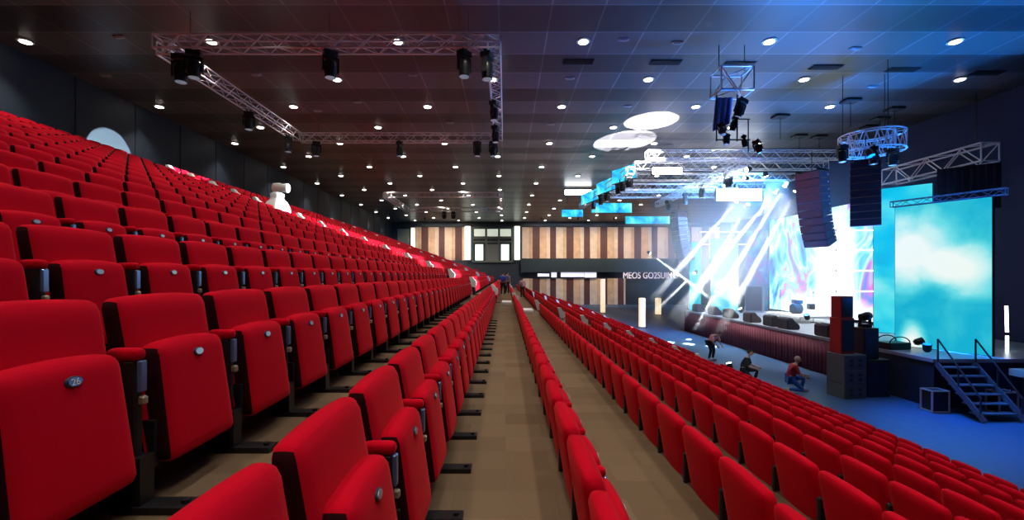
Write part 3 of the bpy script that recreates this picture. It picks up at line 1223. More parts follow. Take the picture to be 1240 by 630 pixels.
# straight truss at the near side with its black drape, and the bar over the screen
t = thing('side_truss', 'tilted aluminium truss on the dark wall side above the black drape', 'truss')
add_truss((18.7, 17.1, 4.75), (18.7, 21.6, 4.75), .7, parent=t, cell=.75, rt=.04)
bm = bmesh.new()
for y in (17.6, 21.0):
    add_tube(bm, (18.7, y, 5.1), (18.7, y, CEIL), .015, 5)
obj('hanging_cable', bm, BLACKM, t)
bm = bmesh.new()
pv = None
for i in range(41):
    y = 18.35 - 1.2 * i / 40
    x = 17.85 + 1.3 * i / 40 + .03 * math.sin(i * 1.3)
    a_, b2 = bm.verts.new((x, y, 4.36)), bm.verts.new((x, y, 2.6))
    if pv:
        bm.faces.new((pv[0], a_, b2, pv[1]))
    pv = (a_, b2)
o = obj('black_drape', bm, mat('black_drape_cloth', (.008, .01, .022), .9))
md = o.modifiers.new('solid', 'SOLIDIFY')
md.thickness = .012
tag(o, 'black drape hanging from the side truss beyond the cyan screens', 'curtain')
t = thing('screen_truss', 'thin dark truss lying along the top of the large cyan screen', 'truss')
add_truss((14.3, 16.42, 2.6), (15.55, 13.75, 2.6), .2, parent=t, cell=.3, m=mat('dark_truss', (.12, .13, .18), .4, .6), rt=.016)

# rigging plates on the ceiling with rods
rp = None
rig_px = [(1030, 121), (1083, 131), (1066, 143), (1052, 153), (945, 140), (968, 164), (992, 165), (1080, 127)][:7]
for i, (px, py) in enumerate(rig_px):
    y = F * CEIL / (CY - py)
    x = (px - CX) / F * y
    if rp is None:
        bm = box_bm((0, 0, -.05), (.62, .5, .1), .03, 1)
        add_tube(bm, (0, 0, -.1), (0, 0, -1.1), .014, 5)
        e = rp = obj('rigging_plate', bm, mat('rigging_black', (.01, .01, .015), .6))
    else:
        e = rp.copy()
        COL.objects.link(e)
    e.location = (x, y, CEIL)
    cnt = sorted(rig_px).index((px, py)) + 1
    tag(e, 'black rigging plate with a rod on the blue ceiling, %s from the walkway' % ORD[cnt], 'rigging', 'rigging plates on the ceiling')

# LED tubes: horizontal battens by the backdrop and the upright pair at the dark wall
TUBE = mat('white_led_tube', (1, 1, 1), .3, emit=(.85, .95, 1), strength=5)


def tube_light(name, a, b, label, m=TUBE, r=.03, caps=True):
    a, b = Vector(a), Vector(b)
    t = thing(name, label, 'led tube', tuple(a))
    d = b - a
    bm = bmesh.new()
    add_tube(bm, d * .02, d * .98, r, 8)
    obj('tube', bm, m, t)
    bm = bmesh.new()
    add_tube(bm, (0, 0, 0), d * .02, r * 1.3, 8)
    add_tube(bm, d * .98, d, r * 1.3, 8)
    obj('end_cap', bm, BLACK, t)
    return t


for n, py in enumerate((279, 303, 328, 353)):
    tube_light('led_batten', P(1012, py, 21.0), P(1061, py, 21.0), 'white horizontal LED batten left of the cyan wall, %s from the top' % ORD[n + 1])
for n, py in enumerate((281, 296)):
    tube_light('led_batten', P(846, py, 33.2), P(905, py, 33.2), 'white horizontal LED batten at the far end of the stage, %s from the top' % ORD[n + 1])
tube_light('led_tube', P(1218.5, 370, 15.0), P(1219.5, 403, 15.0), 'upright white LED tube by the dark wall, upper one', r=.042)
tube_light('led_tube', P(1219.5, 406, 15.0), P(1219.5, 430, 15.0), 'upright white LED tube by the dark wall, lower one', r=.042)

# blinder bank in the roof
BL = mat('blinder_light', (1, 1, 1), .3, emit=(.95, .98, 1), strength=10)
for (x0, x1, y0, y1, Y, lab) in ((868, 922, 229, 243, 27.5, 'wide white blinder lamp glaring under the stage roof'), (790, 826, 203, 211, 24.6, 'smaller white blinder lamp at the house side of the stage roof'),
                                 (684, 716, 230, 236, 36.5, 'narrow white blinder lamp at the far corner of the roof truss')):
    a_, b2 = P(x0, y1, Y), P(x1, y0, Y)
    t = thing('blinder_lamp', lab, 'stage lamp', ((a_.x + b2.x) / 2, Y, (a_.z + b2.z) / 2))
    w, h = b2.x - a_.x, b2.z - a_.z
    obj('housing', box_bm((0, .12, 0), (w + .08, .2, h + .08), .02, 1), BLACKM, t)
    obj('light_face', box_bm((0, 0, 0), (w, .05, h), .02, 1), BL, t)
    bm = bmesh.new()
    for s in (-.4, .4):
        add_tube(bm, (s * w, .12, h / 2), (s * w, .12, 5.9 - (a_.z + b2.z) / 2), .015, 5)
    obj('hanging_bracket', bm, BLACKM, t)

# speakers on the floor before the stage
SUB = mat('sub_cabinet', (.10, .125, .13), .6)


SUBG = mat('sub_grille_grey', (.07, .09, .095), .6)


def cabinet(name, label, loc, rz, w, d, h, m=SUB, slots=True, group=None):
    t = thing(name, label, 'speaker', loc, rz, group)
    obj('cabinet_body', box_bm((0, 0, h / 2), (w, d, h), .015, 2), m, t)
    bm = bmesh.new()
    add_box(bm, (0, -d / 2 - .008, h / 2), (w * .9, .016, h * .86))
    obj('grille', bm, SUBG if m is SUB else GRL, t)
    if slots:
        bm = bmesh.new()
        for sx in (-.2, .2):
            for sz in (.3, .62):
                add_box(bm, (sx * w, -d / 2 - .02, sz * h), (w * .16, .012, h * .2))
        obj('port', bm, mat('port_dark', (.02, .026, .03), .5), t)
    return t


bp = P(1033, 485, 14.7)
for k in range(3):
    cabinet('subwoofer', 'grey subwoofer cabinet on the floor before the stage, %s' % ('bottom of the stack', 'middle of the stack', 'top of the stack')[k], (bp.x, bp.y + .3, FLOOR + k * .485), .12, .82, .7, .48, group='stacked subwoofers')
cabinet('subwoofer', 'dark subwoofer cabinet behind the stacked subwoofers toward the stairs', (12.5, 15.2, FLOOR), .1, .8, .7, 1.25, mat('sub_dark', (.02, .026, .035), .6))
# on-stage stack at the corner: red-lit side speaker with boxes beside it
REDC = mat('red_lit_speaker_case', (.40, .02, .02), .5)  # red light falling on the speakers put into the case colour
q = P(1022, 428, 16.4)
cabinet('stage_speaker', 'tall red-lit speaker standing on the stacked subwoofers', (11.42, 15.05, FLOOR + 1.456), .12, .5, .45, 1.2, REDC, False)
cabinet('stage_speaker', 'second red-lit speaker set on the tall one', (11.42, 15.05, FLOOR + 2.66), .12, .46, .4, .72, REDC, False)
t = cabinet('flight_case', 'dark flight case beside the red-lit speaker on the lone subwoofer', (12.28, 15.15, FLOOR + 1.256), .1, .55, .5, 1.05, mat('case_dark', (.02, .024, .03), .5), False)
t['category'] = 'case'
t = thing('spotlight_head', 'dark spotlight head resting on the flight case', 'stage lamp', (12.28, 15.15, FLOOR + 2.31))
bm = box_bm((0, 0, .06), (.3, .26, .12), .02, 2)
obj('base', bm, BLACKM, t)
bm = bmesh.new()
for sx in (-1, 1):
    add_box(bm, (sx * .17, 0, .28), (.035, .1, .34))
obj('yoke', bm, BLACKM, t)
bm = bmesh.new()
M = Matrix.Translation((0, 0, .36)) @ Matrix.Rotation(1.25, 4, 'X')
add_lathe(bm, [(.08, -.2), (.14, -.14), (.14, .12), (.12, .2)], 14, M)
obj('lamp_head', bm, BLACKM, t, True)
# low round-topped case on the stage lip by the cyan screen
t = thing('mixer_case', 'low dark case with curved hood on the stage before the cyan screen', 'case', (13.55, 15.5, SZ), .1)
obj('case_body', box_bm((0, 0, .12), (.82, .55, .24), .03, 2), BLACKM, t)
bm = bmesh.new()
N = 16
for k in range(N):
    a0, a1 = PI * k / N, PI * (k + 1) / N
    for yy in (-.24, .24):
        add_tube(bm, (.38 * math.cos(a0), yy, .24 + .2 * math.sin(a0)), (.38 * math.cos(a1), yy, .24 + .2 * math.sin(a1)), .02, 5, cap=False)
obj('hood_rail', bm, BLACKM, t)

# wedges along the lip
for n, (px, yy) in enumerate(((827, 31.0), (846, 28.6), (872, 26.6), (893, 24.3), (912, 22.4), (926, 21.2), (963, 18.6))):
    t = thing('monitor_wedge', 'dark floor monitor on the stage lip, %s from the far end' % ORD[n + 1], 'speaker', (SX + .42, yy, SZ), 0, 'floor monitors on the stage lip')
    bm = bmesh.new()
    w = .85
    pr = [(-.3, 0), (.3, 0), (.3, .2), (-.12, .55), (-.3, .5)]
    A = [bm.verts.new((x, -w / 2, z)) for x, z in pr]
    B = [bm.verts.new((x, w / 2, z)) for x, z in pr]
    for k in range(5):
        bm.faces.new((A[k], A[(k + 1) % 5], B[(k + 1) % 5], B[k]))
    bm.faces.new(A[::-1])
    bm.faces.new(B)
    bmesh.ops.bevel(bm, geom=bm.edges[:], offset=.04, segments=2, affect='EDGES')
    bmesh.ops.recalc_face_normals(bm, faces=bm.faces[:])
    obj('cabinet_body', bm, mat('wedge_dark', (.025, .008, .012), .7), t)
    bm = bmesh.new()
    M = Matrix.Translation((.09, 0, .385)) @ Matrix.Rotation(math.radians(50), 4, 'Y')
    add_box(bm, (0, 0, 0), (.42, .7, .02), M)
    obj('grille', bm, GRL, t)

# stage furniture in the glare
t = thing('drum_riser', 'white riser platform in the middle of the bright stage', 'platform', (16.6, 25.0, SZ))
obj('deck', box_bm((0, 0, .32), (2.0, 3.0, .12), .01, 1), WHITE, t)
for sx in (-.9, .9):
    for sy in (-1.4, 1.4):
        bm = bmesh.new()
        add_tube(bm, (sx, sy, 0), (sx, sy, .27), .03, 8)
        obj('leg', bm, ALU, t)
t = thing('drum_kit', 'small drum kit standing on the white riser', 'drums', (16.6, 25.0, SZ + .381))
bm = bmesh.new()
add_lathe(bm, [(.28, -.22), (.29, -.2), (.29, .2), (.28, .22)], 18, Matrix.Translation((-.2, 0, .29)) @ Matrix.Rotation(PI / 2, 4, 'Y'))
obj('bass_drum', bm, BLACKM, t)
for (x, y, z, r, h) in ((-.15, -.22, .68, .16, .2), (-.15, .22, .68, .16, .2), (.25, -.55, .45, .2, .3), (.2, .5, .5, .17, .16)):
    bm = bmesh.new()
    add_lathe(bm, [(r, z - h / 2), (r, z + h / 2)], 16, Matrix.Translation((x, y, 0)))
    add_tube(bm, (x, y, z - h / 2), (x, y, .01), .015, 5)
    obj('tom_drum', bm, BLACKM, t)
for (x, y) in ((-.1, .75), (-.05, -.8)):
    bm = bmesh.new()
    add_lathe(bm, [(.25, 1.05), (.02, 1.09)], 18, Matrix.Translation((x, y, 0)))
    add_tube(bm, (x, y, 1.06), (x, y, .01), .012, 5)
    obj('cymbal', bm, mat('brass', (.6, .42, .12), .3, .9), t)
for n, (px, Y) in enumerate(((985, 24.0), (945, 27.0), (905, 29.8))):
    t = thing('microphone_stand', 'thin microphone stand on the bright stage, %s from the near end' % ORD[n + 1], 'microphone', ((px - CX) / F * Y, Y, SZ), 0, 'microphone stands on the stage')
    bm = bmesh.new()
    add_lathe(bm, [(.15, 0), (.15, .02), (.03, .035)], 14)
    obj('base', bm, BLACKM, t)
    bm = bmesh.new()
    add_tube(bm, (0, 0, .03), (0, 0, 1.5), .014, 6)
    obj('pole', bm, BLACKM, t)
    bm = bmesh.new()
    add_lathe(bm, [(.012, 1.48), (.02, 1.6), (.03, 1.64), (.02, 1.68)], 10)
    obj('microphone', bm, BLACKM, t)
t = cabinet('guitar_amplifier', 'grey amplifier tower standing at the far end of the stage', (17.2, 30.6, SZ), -.7, 1.1, .6, 1.9, mat('amp_grey', (.2, .22, .26), .6), False)

# stairs at the near end of the stage, coming down towards the audience floor
t = thing('stage_stairs', 'metal stage stairs with two handrails at the near end of the stage', 'stairs', (13.75, SY0 - .01, FLOOR), 0)
STEEL = mat('stair_steel_blue_grey', (.16, .17, .22), .4, .5)
NS = 7
rise, run = (SZ - FLOOR) / NS, .20
W = 1.15
for k in range(NS - 1):
    z = (SZ - FLOOR) - rise * (k + 1)
    y = -run * (k + .5)
    obj('tread', box_bm((0, y, z - .02), (W, .24, .04), .006, 1), STEEL, t)
for sx in (-1, 1):
    bm = bmesh.new()
    tp, bt = Vector((sx * W / 2, -.02, SZ - FLOOR - .12)), Vector((sx * W / 2, -run * NS, .06))
    d = (bt - tp)
    M = Matrix.Translation((tp + bt) / 2) @ d.to_track_quat('Y', 'Z').to_matrix().to_4x4()
    add_box(bm, (0, 0, 0), (.04, d.length, .16), M)
    obj('stringer', bm, STEEL, t)
    bm = bmesh.new()
    x = sx * (W / 2)
    top, bot = Vector((x, -.08, SZ - FLOOR + .62)), Vector((x, -run * NS + .1, .68))
    add_tube(bm, top, bot, .024, 8)
    add_tube(bm, top, (x, -.08, SZ - FLOOR - .1), .024, 8)
    add_tube(bm, bot, (x, bot.y, .14), .024, 8)
    m_ = top.lerp(bot, .5)
    add_tube(bm, m_, (x, m_.y, m_.z - .66), .02, 8)
    obj('handrail', bm, mat('rail_steel', (.07, .07, .09), .35, .7), t)
# frame-like flight cases beside and behind the stairs
for n, (px, Y, w, lab) in enumerate(((1132, 13.35, .5, 'dark case with pale metal edges to the house side of the stairs'), (1213, 13.2, .55, 'dark case with pale metal edges to the wall side of the stairs'))):
    X = (px - CX) / F * Y
    t = thing('flight_case', lab, 'case', (X, Y, FLOOR), 0)
    h = .62
    obj('case_body', box_bm((0, 0, h / 2 + .02), (w - .04, .36, h), .01, 1), BLACK, t)
    bm = bmesh.new()
    for sx in (-1, 1):
        for sy in (-1, 1):
            add_box(bm, (sx * w / 2, sy * .18, h / 2 + .02), (.035, .035, h + .03))
        for zz in (.03, h + .02):
            add_box(bm, (sx * w / 2, 0, zz), (.035, .36, .035))
    for sy in (-1, 1):
        for zz in (.03, h + .02):
            add_box(bm, (0, sy * .18, zz), (w, .035, .035))
    obj('edge_trim', bm, ALU, t)
# small table with pale top by the wall
p = P(1240, 452, 13.0)
t = thing('side_table', 'small table with a pale top by the dark wall behind the stairs', 'table', (p.x, 13.0, FLOOR), 0)
obj('table_top', box_bm((0, 0, p.z - FLOOR), (.46, .4, .2), .01, 1), mat('pale_board', (.45, .42, .36), .6), t)
for sx in (-1, 1):
    for sy in (-1, 1):
        bm = bmesh.new()
        add_tube(bm, (sx * .19, sy * .16, 0), (sx * .19, sy * .16, p.z - FLOOR - .1), .02, 6)
        obj('leg', bm, BLACKM, t)

# white uprights past the far rows
CREAM = mat('cream_post_light', (.95, .88, .75), .4, emit=(1, .78, .48), strength=.9)
for (px, y0, y1, w, Y, lab) in ((730, 338, 380, 6, 47.9, 'tall slim cream lit post against the wooden wall'), (777.5, 361, 399, 8, 34.5, 'thick cream lit post among the far stage-side rows'), (797, 361, 377, 7, 45.5, 'short cream lit post between the thick post and the stage')):
    a_ = P(px, y0, Y)
    zb = FLOOR
    t = thing('light_post', lab, 'post', (a_.x, Y, zb))
    r = w / 2 / F * Y
    bm = bmesh.new()
    add_lathe(bm, [(r, .05), (r, a_.z - zb - .04), (r * .8, a_.z - zb)], 14)
    obj('post_body', bm, CREAM, t, False)
    bm = bmesh.new()
    add_lathe(bm, [(r * 1.6, 0), (r * 1.6, .04), (r * 1.1, .06)], 14)
    obj('base', bm, BLACKM, t)

# overlit figure in the aisle: white form made up to stand for it
p = P(338, 262, 29.0)
zt = ZA + RL * NL
t = thing('overlit_figure', 'white stand-in for an overlit figure in the nearer cross aisle among upper seats', 'stage lamp', (-8.62, 16.75, ZA + RL * 9 + .01))
t.scale = (.68, .68, .68)
WL = mat('overlit_white', (.9, .95, .95), .7)
bm = bmesh.new()
M = None
add_lathe(bm, [(.72, .02), (.72, .6), (.66, 1.2), (.52, 1.5), (.38, 1.62), (.33, 1.75), (.36, 1.95), (.22, 2.05)], 20)
for v in bm.verts:
    a0 = math.atan2(v.co.y, v.co.x)
    k = 1 + .06 * math.sin(a0 * 7) * max(0, 1 - v.co.z / 1.6)
    v.co.x *= k
    v.co.y *= k
obj('figure_base', bm, WL, t, True)
bm = bmesh.new()
add_lathe(bm, [(.15, -.36), (.24, -.3), (.27, .0), (.22, .2), (.26, .46), (.22, .52)], 18, Matrix.Translation((.12, 0, 2.3)) @ Matrix.Rotation(PI / 2 + .05, 4, 'Y'))
obj('figure_head', bm, WL, t, True)

# ------------------------------------------------------------------ people
def skin_mesh(name, joints, bones, m, parent, sub=2):
    """joints: {key: (pos, radius)}; bones: pairs. One continuous surface."""
    names = list(joints)
    me = bpy.data.meshes.new(name)
    me.from_pydata([joints[k][0] for k in names], [(names.index(a), names.index(b)) for a, b in bones], [])
    o = bpy.data.objects.new(name, me)
    COL.objects.link(o)
    sk = o.modifiers.new('skin', 'SKIN')
    sk.use_smooth_shade = True
    for i, k in enumerate(names):
        sv = me.skin_vertices[0].data[i]
        r = joints[k][1]
        sv.radius = (r, r) if not isinstance(r, tuple) else r
        sv.use_root = (i == 0)
    sb = o.modifiers.new('sub', 'SUBSURF')
    sb.levels = sb.render_levels = sub
    me2 = bpy.data.meshes.new_from_object(o.evaluated_get(bpy.context.evaluated_depsgraph_get()))
    bpy.data.objects.remove(o)
    me2.materials.clear()
    me2.materials.append(m)
    for p_ in me2.polygons:
        p_.use_smooth = True
    ob = bpy.data.objects.new(name, me2)
    COL.objects.link(ob)
    ob.parent = parent
    return ob


def person(label, loc, rz, pose, shirt, trousers, hair=HAIR):
    """Faces local -y. pose: 'stand', 'kneel' or 'bend'."""
    t = thing('person', label, 'person', loc, rz)
    J = {}
    if pose == 'stand':
        J = dict(pel=(0, 0, .95), sp=(0, .01, 1.15), ch=(0, .01, 1.36), nk=(0, -.01, 1.49), hd=(0, -.03, 1.62),
                 sl=(.19, .01, 1.40), el=(.25, .03, 1.12), wl=(.24, -.08, .88), sr=(-.19, .01, 1.40), er=(-.25, .03, 1.12), wr=(-.23, -.10, .88),
                 hl=(.09, 0, .90), kl=(.10, -.03, .49), al=(.11, .02, .09), tl=(.12, -.13, .04), hr=(-.09, 0, .90), kr=(-.11, -.02, .49), ar=(-.12, .03, .09), tr=(-.14, -.12, .04))
    elif pose == 'bend':
        J = dict(pel=(0, .10, .88), sp=(0, -.02, 1.04), ch=(0, -.18, 1.17), nk=(0, -.29, 1.24), hd=(0, -.40, 1.30),
                 sl=(.19, -.18, 1.19), el=(.22, -.26, .92), wl=(.16, -.42, .76), sr=(-.19, -.18, 1.19), er=(-.22, -.26, .92), wr=(-.14, -.42, .76),
                 hl=(.09, .08, .84), kl=(.11, -.03, .47), al=(.12, .06, .09), tl=(.13, -.10, .04), hr=(-.09, .08, .84), kr=(-.11, -.05, .47), ar=(-.13, .05, .09), tr=(-.14, -.11, .04))
    else:
        J = dict(pel=(0, .12, .46), sp=(0, .09, .65), ch=(0, .02, .86), nk=(0, -.05, .99), hd=(0, -.10, 1.12),
                 sl=(.19, .01, .90), el=(.24, -.10, .64), wl=(.15, -.32, .58), sr=(-.19, .01, .90), er=(-.24, -.08, .64), wr=(-.15, -.30, .56),
                 hl=(.10, .10, .44), kl=(.14, -.33, .46), al=(.13, -.24, .09), tl=(.13, -.39, .04), hr=(-.10, .10, .42), kr=(-.15, -.25, .09), ar=(-.13, .22, .10), tr=(-.13, .33, .05))
    R = dict(pel=.15, sp=.135, ch=.155, nk=.055, hd=.06, sl=.07, el=.043, wl=.03, sr=.07, er=.043, wr=.03, hl=.095, kl=.058, al=.04, tl=.035, hr=.095, kr=.058, ar=.04, tr=.035)
    body = skin_mesh('body', {k: (J[k], R[k] * .92) for k in J}, [('pel', 'sp'), ('sp', 'ch'), ('ch', 'nk'), ('nk', 'hd'), ('ch', 'sl'), ('sl', 'el'), ('el', 'wl'), ('ch', 'sr'), ('sr', 'er'), ('er', 'wr'),
                      ('pel', 'hl'), ('hl', 'kl'), ('kl', 'al'), ('al', 'tl'), ('pel', 'hr'), ('hr', 'kr'), ('kr', 'ar'), ('ar', 'tr')], SKIN, t)
    # head with face, joined into the body's own mesh; hands with five fingers
    bm = bmesh.new()
    bm.from_mesh(body.data)
    hd = Vector(J['hd'])
    fwd = (Vector(J['hd']) - Vector(J['nk']))
    tilt = math.atan2(-fwd.y, fwd.z) * .6
    HM = Matrix.Translation(hd) @ Matrix.Rotation(tilt, 4, 'X')
    k0 = len(bm.verts)
    r_ = bmesh.ops.create_uvsphere(bm, u_segments=16, v_segments=12, radius=1)
    for v in r_['verts']:
        p_ = v.co.copy()
        jaw = 1 - .22 * max(0, -p_.z)
        q_ = Vector((p_.x * .076 * jaw, p_.y * .096 * (1 - .1 * max(0, -p_.z)), p_.z * .118))
        v.co = HM @ q_
    for (c, s) in (((0, -.098, -.012), (.024, .04, .045)), ((.078, .005, 0), (.014, .035, .055)), ((-.078, .005, 0), (.014, .035, .055)), ((0, -.088, -.055), (.05, .012, .014))):
        add_box(bm, c, s, HM)
    for s_, e_, w_ in ((1, 'el', 'wl'), (-1, 'er', 'wr')):
        d = (Vector(J[w_]) - Vector(J[e_])).normalized()
        side = d.cross(Vector((0, 1, 0)))
        side = side.normalized() if side.length > .01 else Vector((1, 0, 0))
        n_ = d.cross(side)
        w0 = Vector(J[w_])
        add_tube(bm, w0, w0 + d * .09, .026, 8, .038)
        for f_ in range(4):
            o_ = n_ * (.012) + side * 0
            base = w0 + d * .085 + n_.cross(d) * ((f_ - 1.5) * .019)
            ln = (.065, .078, .072, .055)[f_]
            mid = base + d * ln * .55
            add_tube(bm, base, mid, .0095, 6)
            add_tube(bm, mid, mid + (d * .8 + n_ * s_ * .5) * ln * .5, .009, 6, .007)
        tb = w0 + d * .03 + n_.cross(d) * .03
        add_tube(bm, tb, tb + (d * .6 + n_.cross(d) * .7) * .06, .011, 6, .009)
    bm.to_mesh(body.data)
    bm.free()
    for p_ in body.data.polygons:
        p_.use_smooth = True
    skin_mesh('shirt', {k: (J[k] if k not in ('nk',) else tuple(Vector(J['ch']).lerp(Vector(J['nk']), .55)), {'pel': .165, 'sp': .155, 'ch': .175, 'nk': .085, 'sl': .088, 'sr': .088, 'el': .058, 'er': .058}[k])
                        for k in ('pel', 'sp', 'ch', 'nk', 'sl', 'el', 'sr', 'er')},
              [('pel', 'sp'), ('sp', 'ch'), ('ch', 'nk'), ('ch', 'sl'), ('sl', 'el'), ('ch', 'sr'), ('sr', 'er')], shirt, t)
    skin_mesh('trousers', {k: (J[k], {'pel': .16, 'hl': .105, 'kl': .072, 'al': .055, 'hr': .105, 'kr': .072, 'ar': .055}[k]) for k in ('pel', 'hl', 'kl', 'al', 'hr', 'kr', 'ar')},
              [('pel', 'hl'), ('hl', 'kl'), ('kl', 'al'), ('pel', 'hr'), ('hr', 'kr'), ('kr', 'ar')], trousers, t)
    bm = bmesh.new()
    bmesh.ops.create_uvsphere(bm, u_segments=16, v_segments=10, radius=1)
    for v in bm.verts[:]:
        p_ = v.co
        q_ = Vector((p_.x * .085, p_.y * .104 + .012, p_.z * .112 + .018))
        if p_.y < -.25 and p_.z < .45:
            q_.y = -.02
            q_.x *= .8
        if p_.z < -.35:
            q_.z = -.03
            q_.x *= .92
        v.co = HM @ q_
    obj('hair', bm, hair, t, True)
    bm = bmesh.new()
    for a_, to in (('al', 'tl'), ('ar', 'tr')):
        A, T_ = Vector(J[a_]), Vector(J[to])
        d = (T_ - A)
        d.z = 0
        d.normalize()
        c = (A + T_) / 2
        z = max(.0, min(A.z, T_.z) - .04)
        M = Matrix.Translation((c.x, c.y, z + .045)) @ d.to_track_quat('Y', 'Z').to_matrix().to_4x4()
        add_box(bm, (0, .02, 0), (.095, .27, .09), M)
    bmesh.ops.bevel(bm, geom=bm.edges[:], offset=.025, segments=2, affect='EDGES')
    obj('shoes', bm, mat('pale_shoes', (.5, .5, .5), .6), t)
    return t


DARKC = mat('dark_clothes', (.015, .016, .025), .8)
p = P(962, 475, 15.6)
person('person in a red shirt and blue jeans kneeling on the floor before the stage', (p.x, 15.6, FLOOR), 1.25, 'kneel', mat('red_shirt', (.38, .015, .03), .8), JEANS, mat('pale_cap_hair', (.5, .45, .42), .7))
person('person in a pink shirt bending over before the maroon skirt', ((862 - CX) / F * 21.3, 21.3, FLOOR), .4, 'bend', mat('pink_shirt', (.95, .45, .52), .8), DARKC)
person('person in dark clothes crouching low by the front seats', ((905 - CX) / F * 17.0, 17.0, FLOOR), 1.0, 'kneel', DARKC, DARKC)
BLUES = mat('blue_shirt', (.02, .10, .5), .8)
person('person in a blue shirt standing at the far end of the walkway', (-.13, 23.5, ZA), 3.0, 'stand', BLUES, DARKC).scale = (.72, .72, .72)
person('person in a grey top standing beside the blue shirted person', (.10, 25.0, ZA), 2.6, 'stand', mat('grey_top', (.2, .2, .28), .8), DARKC).scale = (.72, .72, .72)
person('person in a pale pink top standing one step below the walkway', (1.0, 26.0, ZA - RR), 3.4, 'stand', mat('pale_pink_top', (.5, .32, .35), .8), DARKC).scale = (.72, .72, .72)

# ------------------------------------------------------------------ stage light
def wash(name, label, loc, target, color, power, angle, blend=.6, radius=.1):
    """A small par can standing on a bracket, with its lamp."""
    loc, target = Vector(loc), Vector(target)
    d = (target - loc).normalized()
    t = thing(name, label, 'stage lamp', tuple(loc))
    M = Vector(d).to_track_quat('Z', 'Y').to_matrix().to_4x4()
    bm = bmesh.new()
    add_lathe(bm, [(.07, -.16), (.11, -.1), (.12, .10), (.115, .10)], 14, M)
    obj('can', bm, BLACKM, t, False)
    bm = bmesh.new()
    add_lathe(bm, [(.105, .10), (.10, .108)], 14, M)
    obj('lens', bm, MLENSON if sum(color) > 2.4 else mat('lens_' + name + '%d' % len(bpy.data.materials), color, .2, emit=color, strength=2), t)
    sp_ = spot('lamp_light', loc + d * .16, target, power, angle, blend, color, radius)
    return t


WH = (.92, .97, 1)
# beams through the haze
beams = [((893, 243, 26.0), (800, 352, 26.0), 4.0), ((907, 246, 26.5), (845, 352, 26.8), 4.0), ((940, 232, 25.0), (852, 338, 26.0), 4.0), ((951, 224, 24.5), (884, 335, 25.5), 3.6),
         ((964, 230, 24.5), (910, 330, 25.0), 3.6), ((786, 306, 33.0), (880, 376, 31.0), 3.6), ((842, 330, 30.5), (772, 398, 29.0), 4.5), ((868, 352, 29.0), (826, 425, 28.0), 5.0)]
for n, (s, t_, ang) in enumerate(beams):
    wash('beam_lamp', 'small white beam lamp in the stage haze, %s along the beam fan' % ORD[n + 1], P(*s), P(*t_), WH, 650000 if n < 6 else 220000, ang, .15, .03)
# upward beams that throw the two bright ovals on the ceiling, one onto the navy wall, one on the overlit figure
wash('beam_lamp', 'upturned white beam lamp on the hall floor, nearer of two', (9.4, 18.6, FLOOR + .3), (6.85, 20.75, CEIL), WH, 200000, 12, .06, .03)
wash('beam_lamp', 'upturned white beam lamp on the hall floor, farther of two', (8.75, 15.9, FLOOR + .3), (6.45, 23.8, CEIL), WH, 200000, 13, .08, .03)
wash('beam_lamp', 'white beam lamp under the roof truss aimed at the navy wall', (12.2, 22.5, 4.9), (XW, 17.5, 4.75), (.75, .95, 1), 260000, 4.2, .12, .03)
wash('beam_lamp', 'white beam lamp under the roof truss aimed at the overlit figure', (12.2, 24.5, 4.9), (-8.62, 16.75, ZA + RL * 9 + 1.3), (.85, 1, 1), 260000, 4.6, .25, .03)
# added stage washes, no such fixtures seen: ceiling, floor, side wall, trusses
BLU = (.005, .23, 1)
wash('added_wash_lamp', 'added blue wash lamp at the stage corner aimed at the ceiling', (13.6, 14.3, SZ + .25), (12, 12.5, CEIL), BLU, 13000, 110, .9, .35)
wash('added_wash_lamp', 'added blue wash lamp on the stage lip aimed at the ceiling', (13.6, 20.0, SZ + .7), (9.5, 17, CEIL), BLU, 6500, 110, .9, .35)
wash('added_wash_lamp', 'added blue wash lamp on the ring truss aimed at the floor', (12.0, 14.6, 4.0), (13.2, 10.8, FLOOR), BLU, 7000, 58, .9, .2)
wash('added_wash_lamp', 'added white wash lamp in the roof aimed at the stage floor', (13.5, 26.0, 5.2), (14.6, 27.0, SZ), WH, 6000, 70, .6, .2)
wash('added_wash_lamp', 'added white wash lamp in the roof aimed at the near half of the stage', (13.5, 23.0, 5.2), (15.2, 22.5, SZ), WH, 5000, 70, .6, .2)

wash('added_wash_lamp', 'added blue wash lamp in the roof at the wall side of the stage', (15.5, 24.0, 5.3), (13.0, 32, 2), (.08, .38, 1), 24000, 100, .8, .2)
wash('added_wash_lamp', 'added white wash lamp under the roof aimed up the nearer cross aisle', (11.5, 21.0, 5.0), (-5.5, 17.6, .2), WH, 50000, 24, .8, .1)  # added to whiten the boards at the row ends
for n, x in enumerate((-10, -6.5, 4.5, 9, 13.5, 18, 22.5, 27)):
    wash('wall_washer_lamp', 'small ceiling lamp washing the far wooden wall, %s from the doorway side' % ORD[n + 1], (x, YF - 6.0, CEIL - .2), (x, YF, 1.0), (1, .86, .7), 1500, 110, .9, .1)
wash('added_wash_lamp', 'added white wash lamp on the stage floor aimed at the ceiling', (13.5, 18.8, SZ + .3), (4.0, 16.0, CEIL), (.7, .82, 1), 3200, 70, .9, .3)  # this and the next two added to lift ceiling, side wall and trusses
wash('added_wash_lamp', 'added blue wash lamp on the stage lip aimed at the dark side wall', (14.2, 15.2, SZ + .3), (XE, 13.0, 0), (.01, .2, 1), 11000, 110, .9, .3)
wash('added_wash_lamp', 'added white wash lamp on the stage floor aimed up at the roof trusses', (13.8, 26.0, SZ + .5), (9.5, 26.5, 5.9), (.85, .93, 1), 9000, 85, .8, .2)
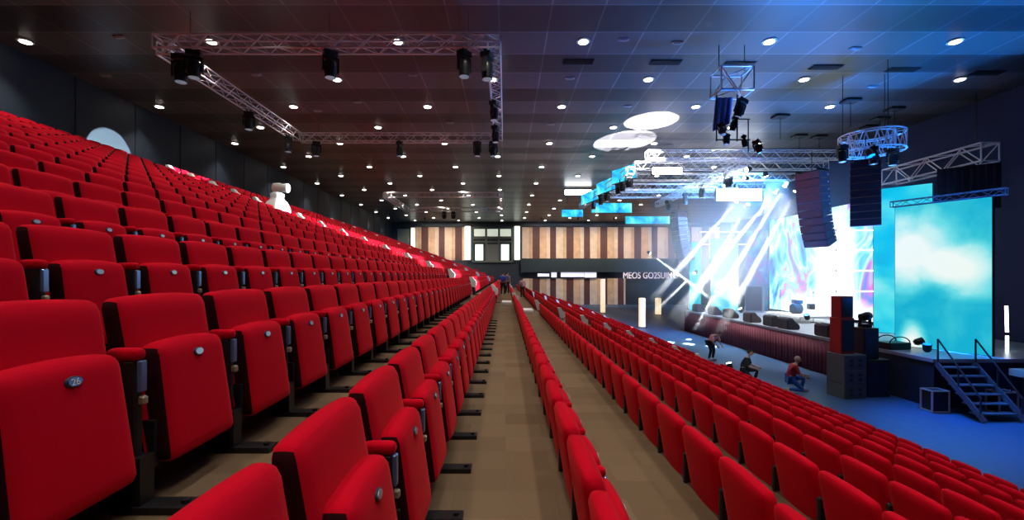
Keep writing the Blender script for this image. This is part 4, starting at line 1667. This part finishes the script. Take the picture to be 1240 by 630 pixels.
# haze hanging over the stage
bm = box_bm((13.6, 28.5, 1.5), (13.0, 30.0, 10.5))
HZ = bpy.data.materials.new('stage_haze')
HZ.use_nodes = True
nt = HZ.node_tree
nt.nodes.clear()
out = nt.nodes.new('ShaderNodeOutputMaterial')
vs = nt.nodes.new('ShaderNodeVolumeScatter')
tc = nt.nodes.new('ShaderNodeTexCoord')
mp = nt.nodes.new('ShaderNodeMapping')
mp.inputs['Location'].default_value = (-1, -1, -1)
mp.inputs['Scale'].default_value = (2, 2, 2)
gr = nt.nodes.new('ShaderNodeTexGradient')
gr.gradient_type = 'SPHERICAL'
mu = nt.nodes.new('ShaderNodeMath')
mu.operation = 'MULTIPLY'
mu.inputs[1].default_value = .065
nt.links.new(tc.outputs['Generated'], mp.inputs['Vector'])
nt.links.new(mp.outputs['Vector'], gr.inputs['Vector'])
nt.links.new(gr.outputs['Fac'], mu.inputs[0])
nt.links.new(mu.outputs[0], vs.inputs['Density'])
vs.inputs['Anisotropy'].default_value = .25
vs.inputs['Color'].default_value = (.9, .95, 1, 1)
nt.links.new(vs.outputs['Volume'], out.inputs['Volume'])
o = obj('stage_haze', bm, HZ)
tag(o, 'thin blue white haze drifting over the stage', 'haze', None, 'stuff')

# ------------------------------------------------------------------ world, camera, view
w = bpy.data.worlds.new('World')
scene.world = w
w.use_nodes = True
w.node_tree.nodes['Background'].inputs['Color'].default_value = (.01, .01, .015, 1)
w.node_tree.nodes['Background'].inputs['Strength'].default_value = .2
cam = bpy.data.cameras.new('camera')
cam.sensor_width = 36
cam.lens = F / 1240 * 36
cam.shift_x = (620 - CX) / 1240
cam.shift_y = (CY - 315) / 1240
cam.clip_start = .05
cam.clip_end = 300
co = bpy.data.objects.new('camera', cam)
COL.objects.link(co)
co.location = (0, 0, 0)
co.rotation_euler = (PI / 2, 0, 0)
scene.camera = co
vsn = scene.view_settings
vsn.view_transform = 'Standard'
vsn.look = 'None'
vsn.gamma = 1
vsn.use_curve_mapping = False
vsn.exposure = 0.0
scene.cycles.volume_step_rate = 1.0
scene.cycles.max_bounces = 6
scene.cycles.volume_bounces = 0
scene.cycles.sample_clamp_indirect = 6
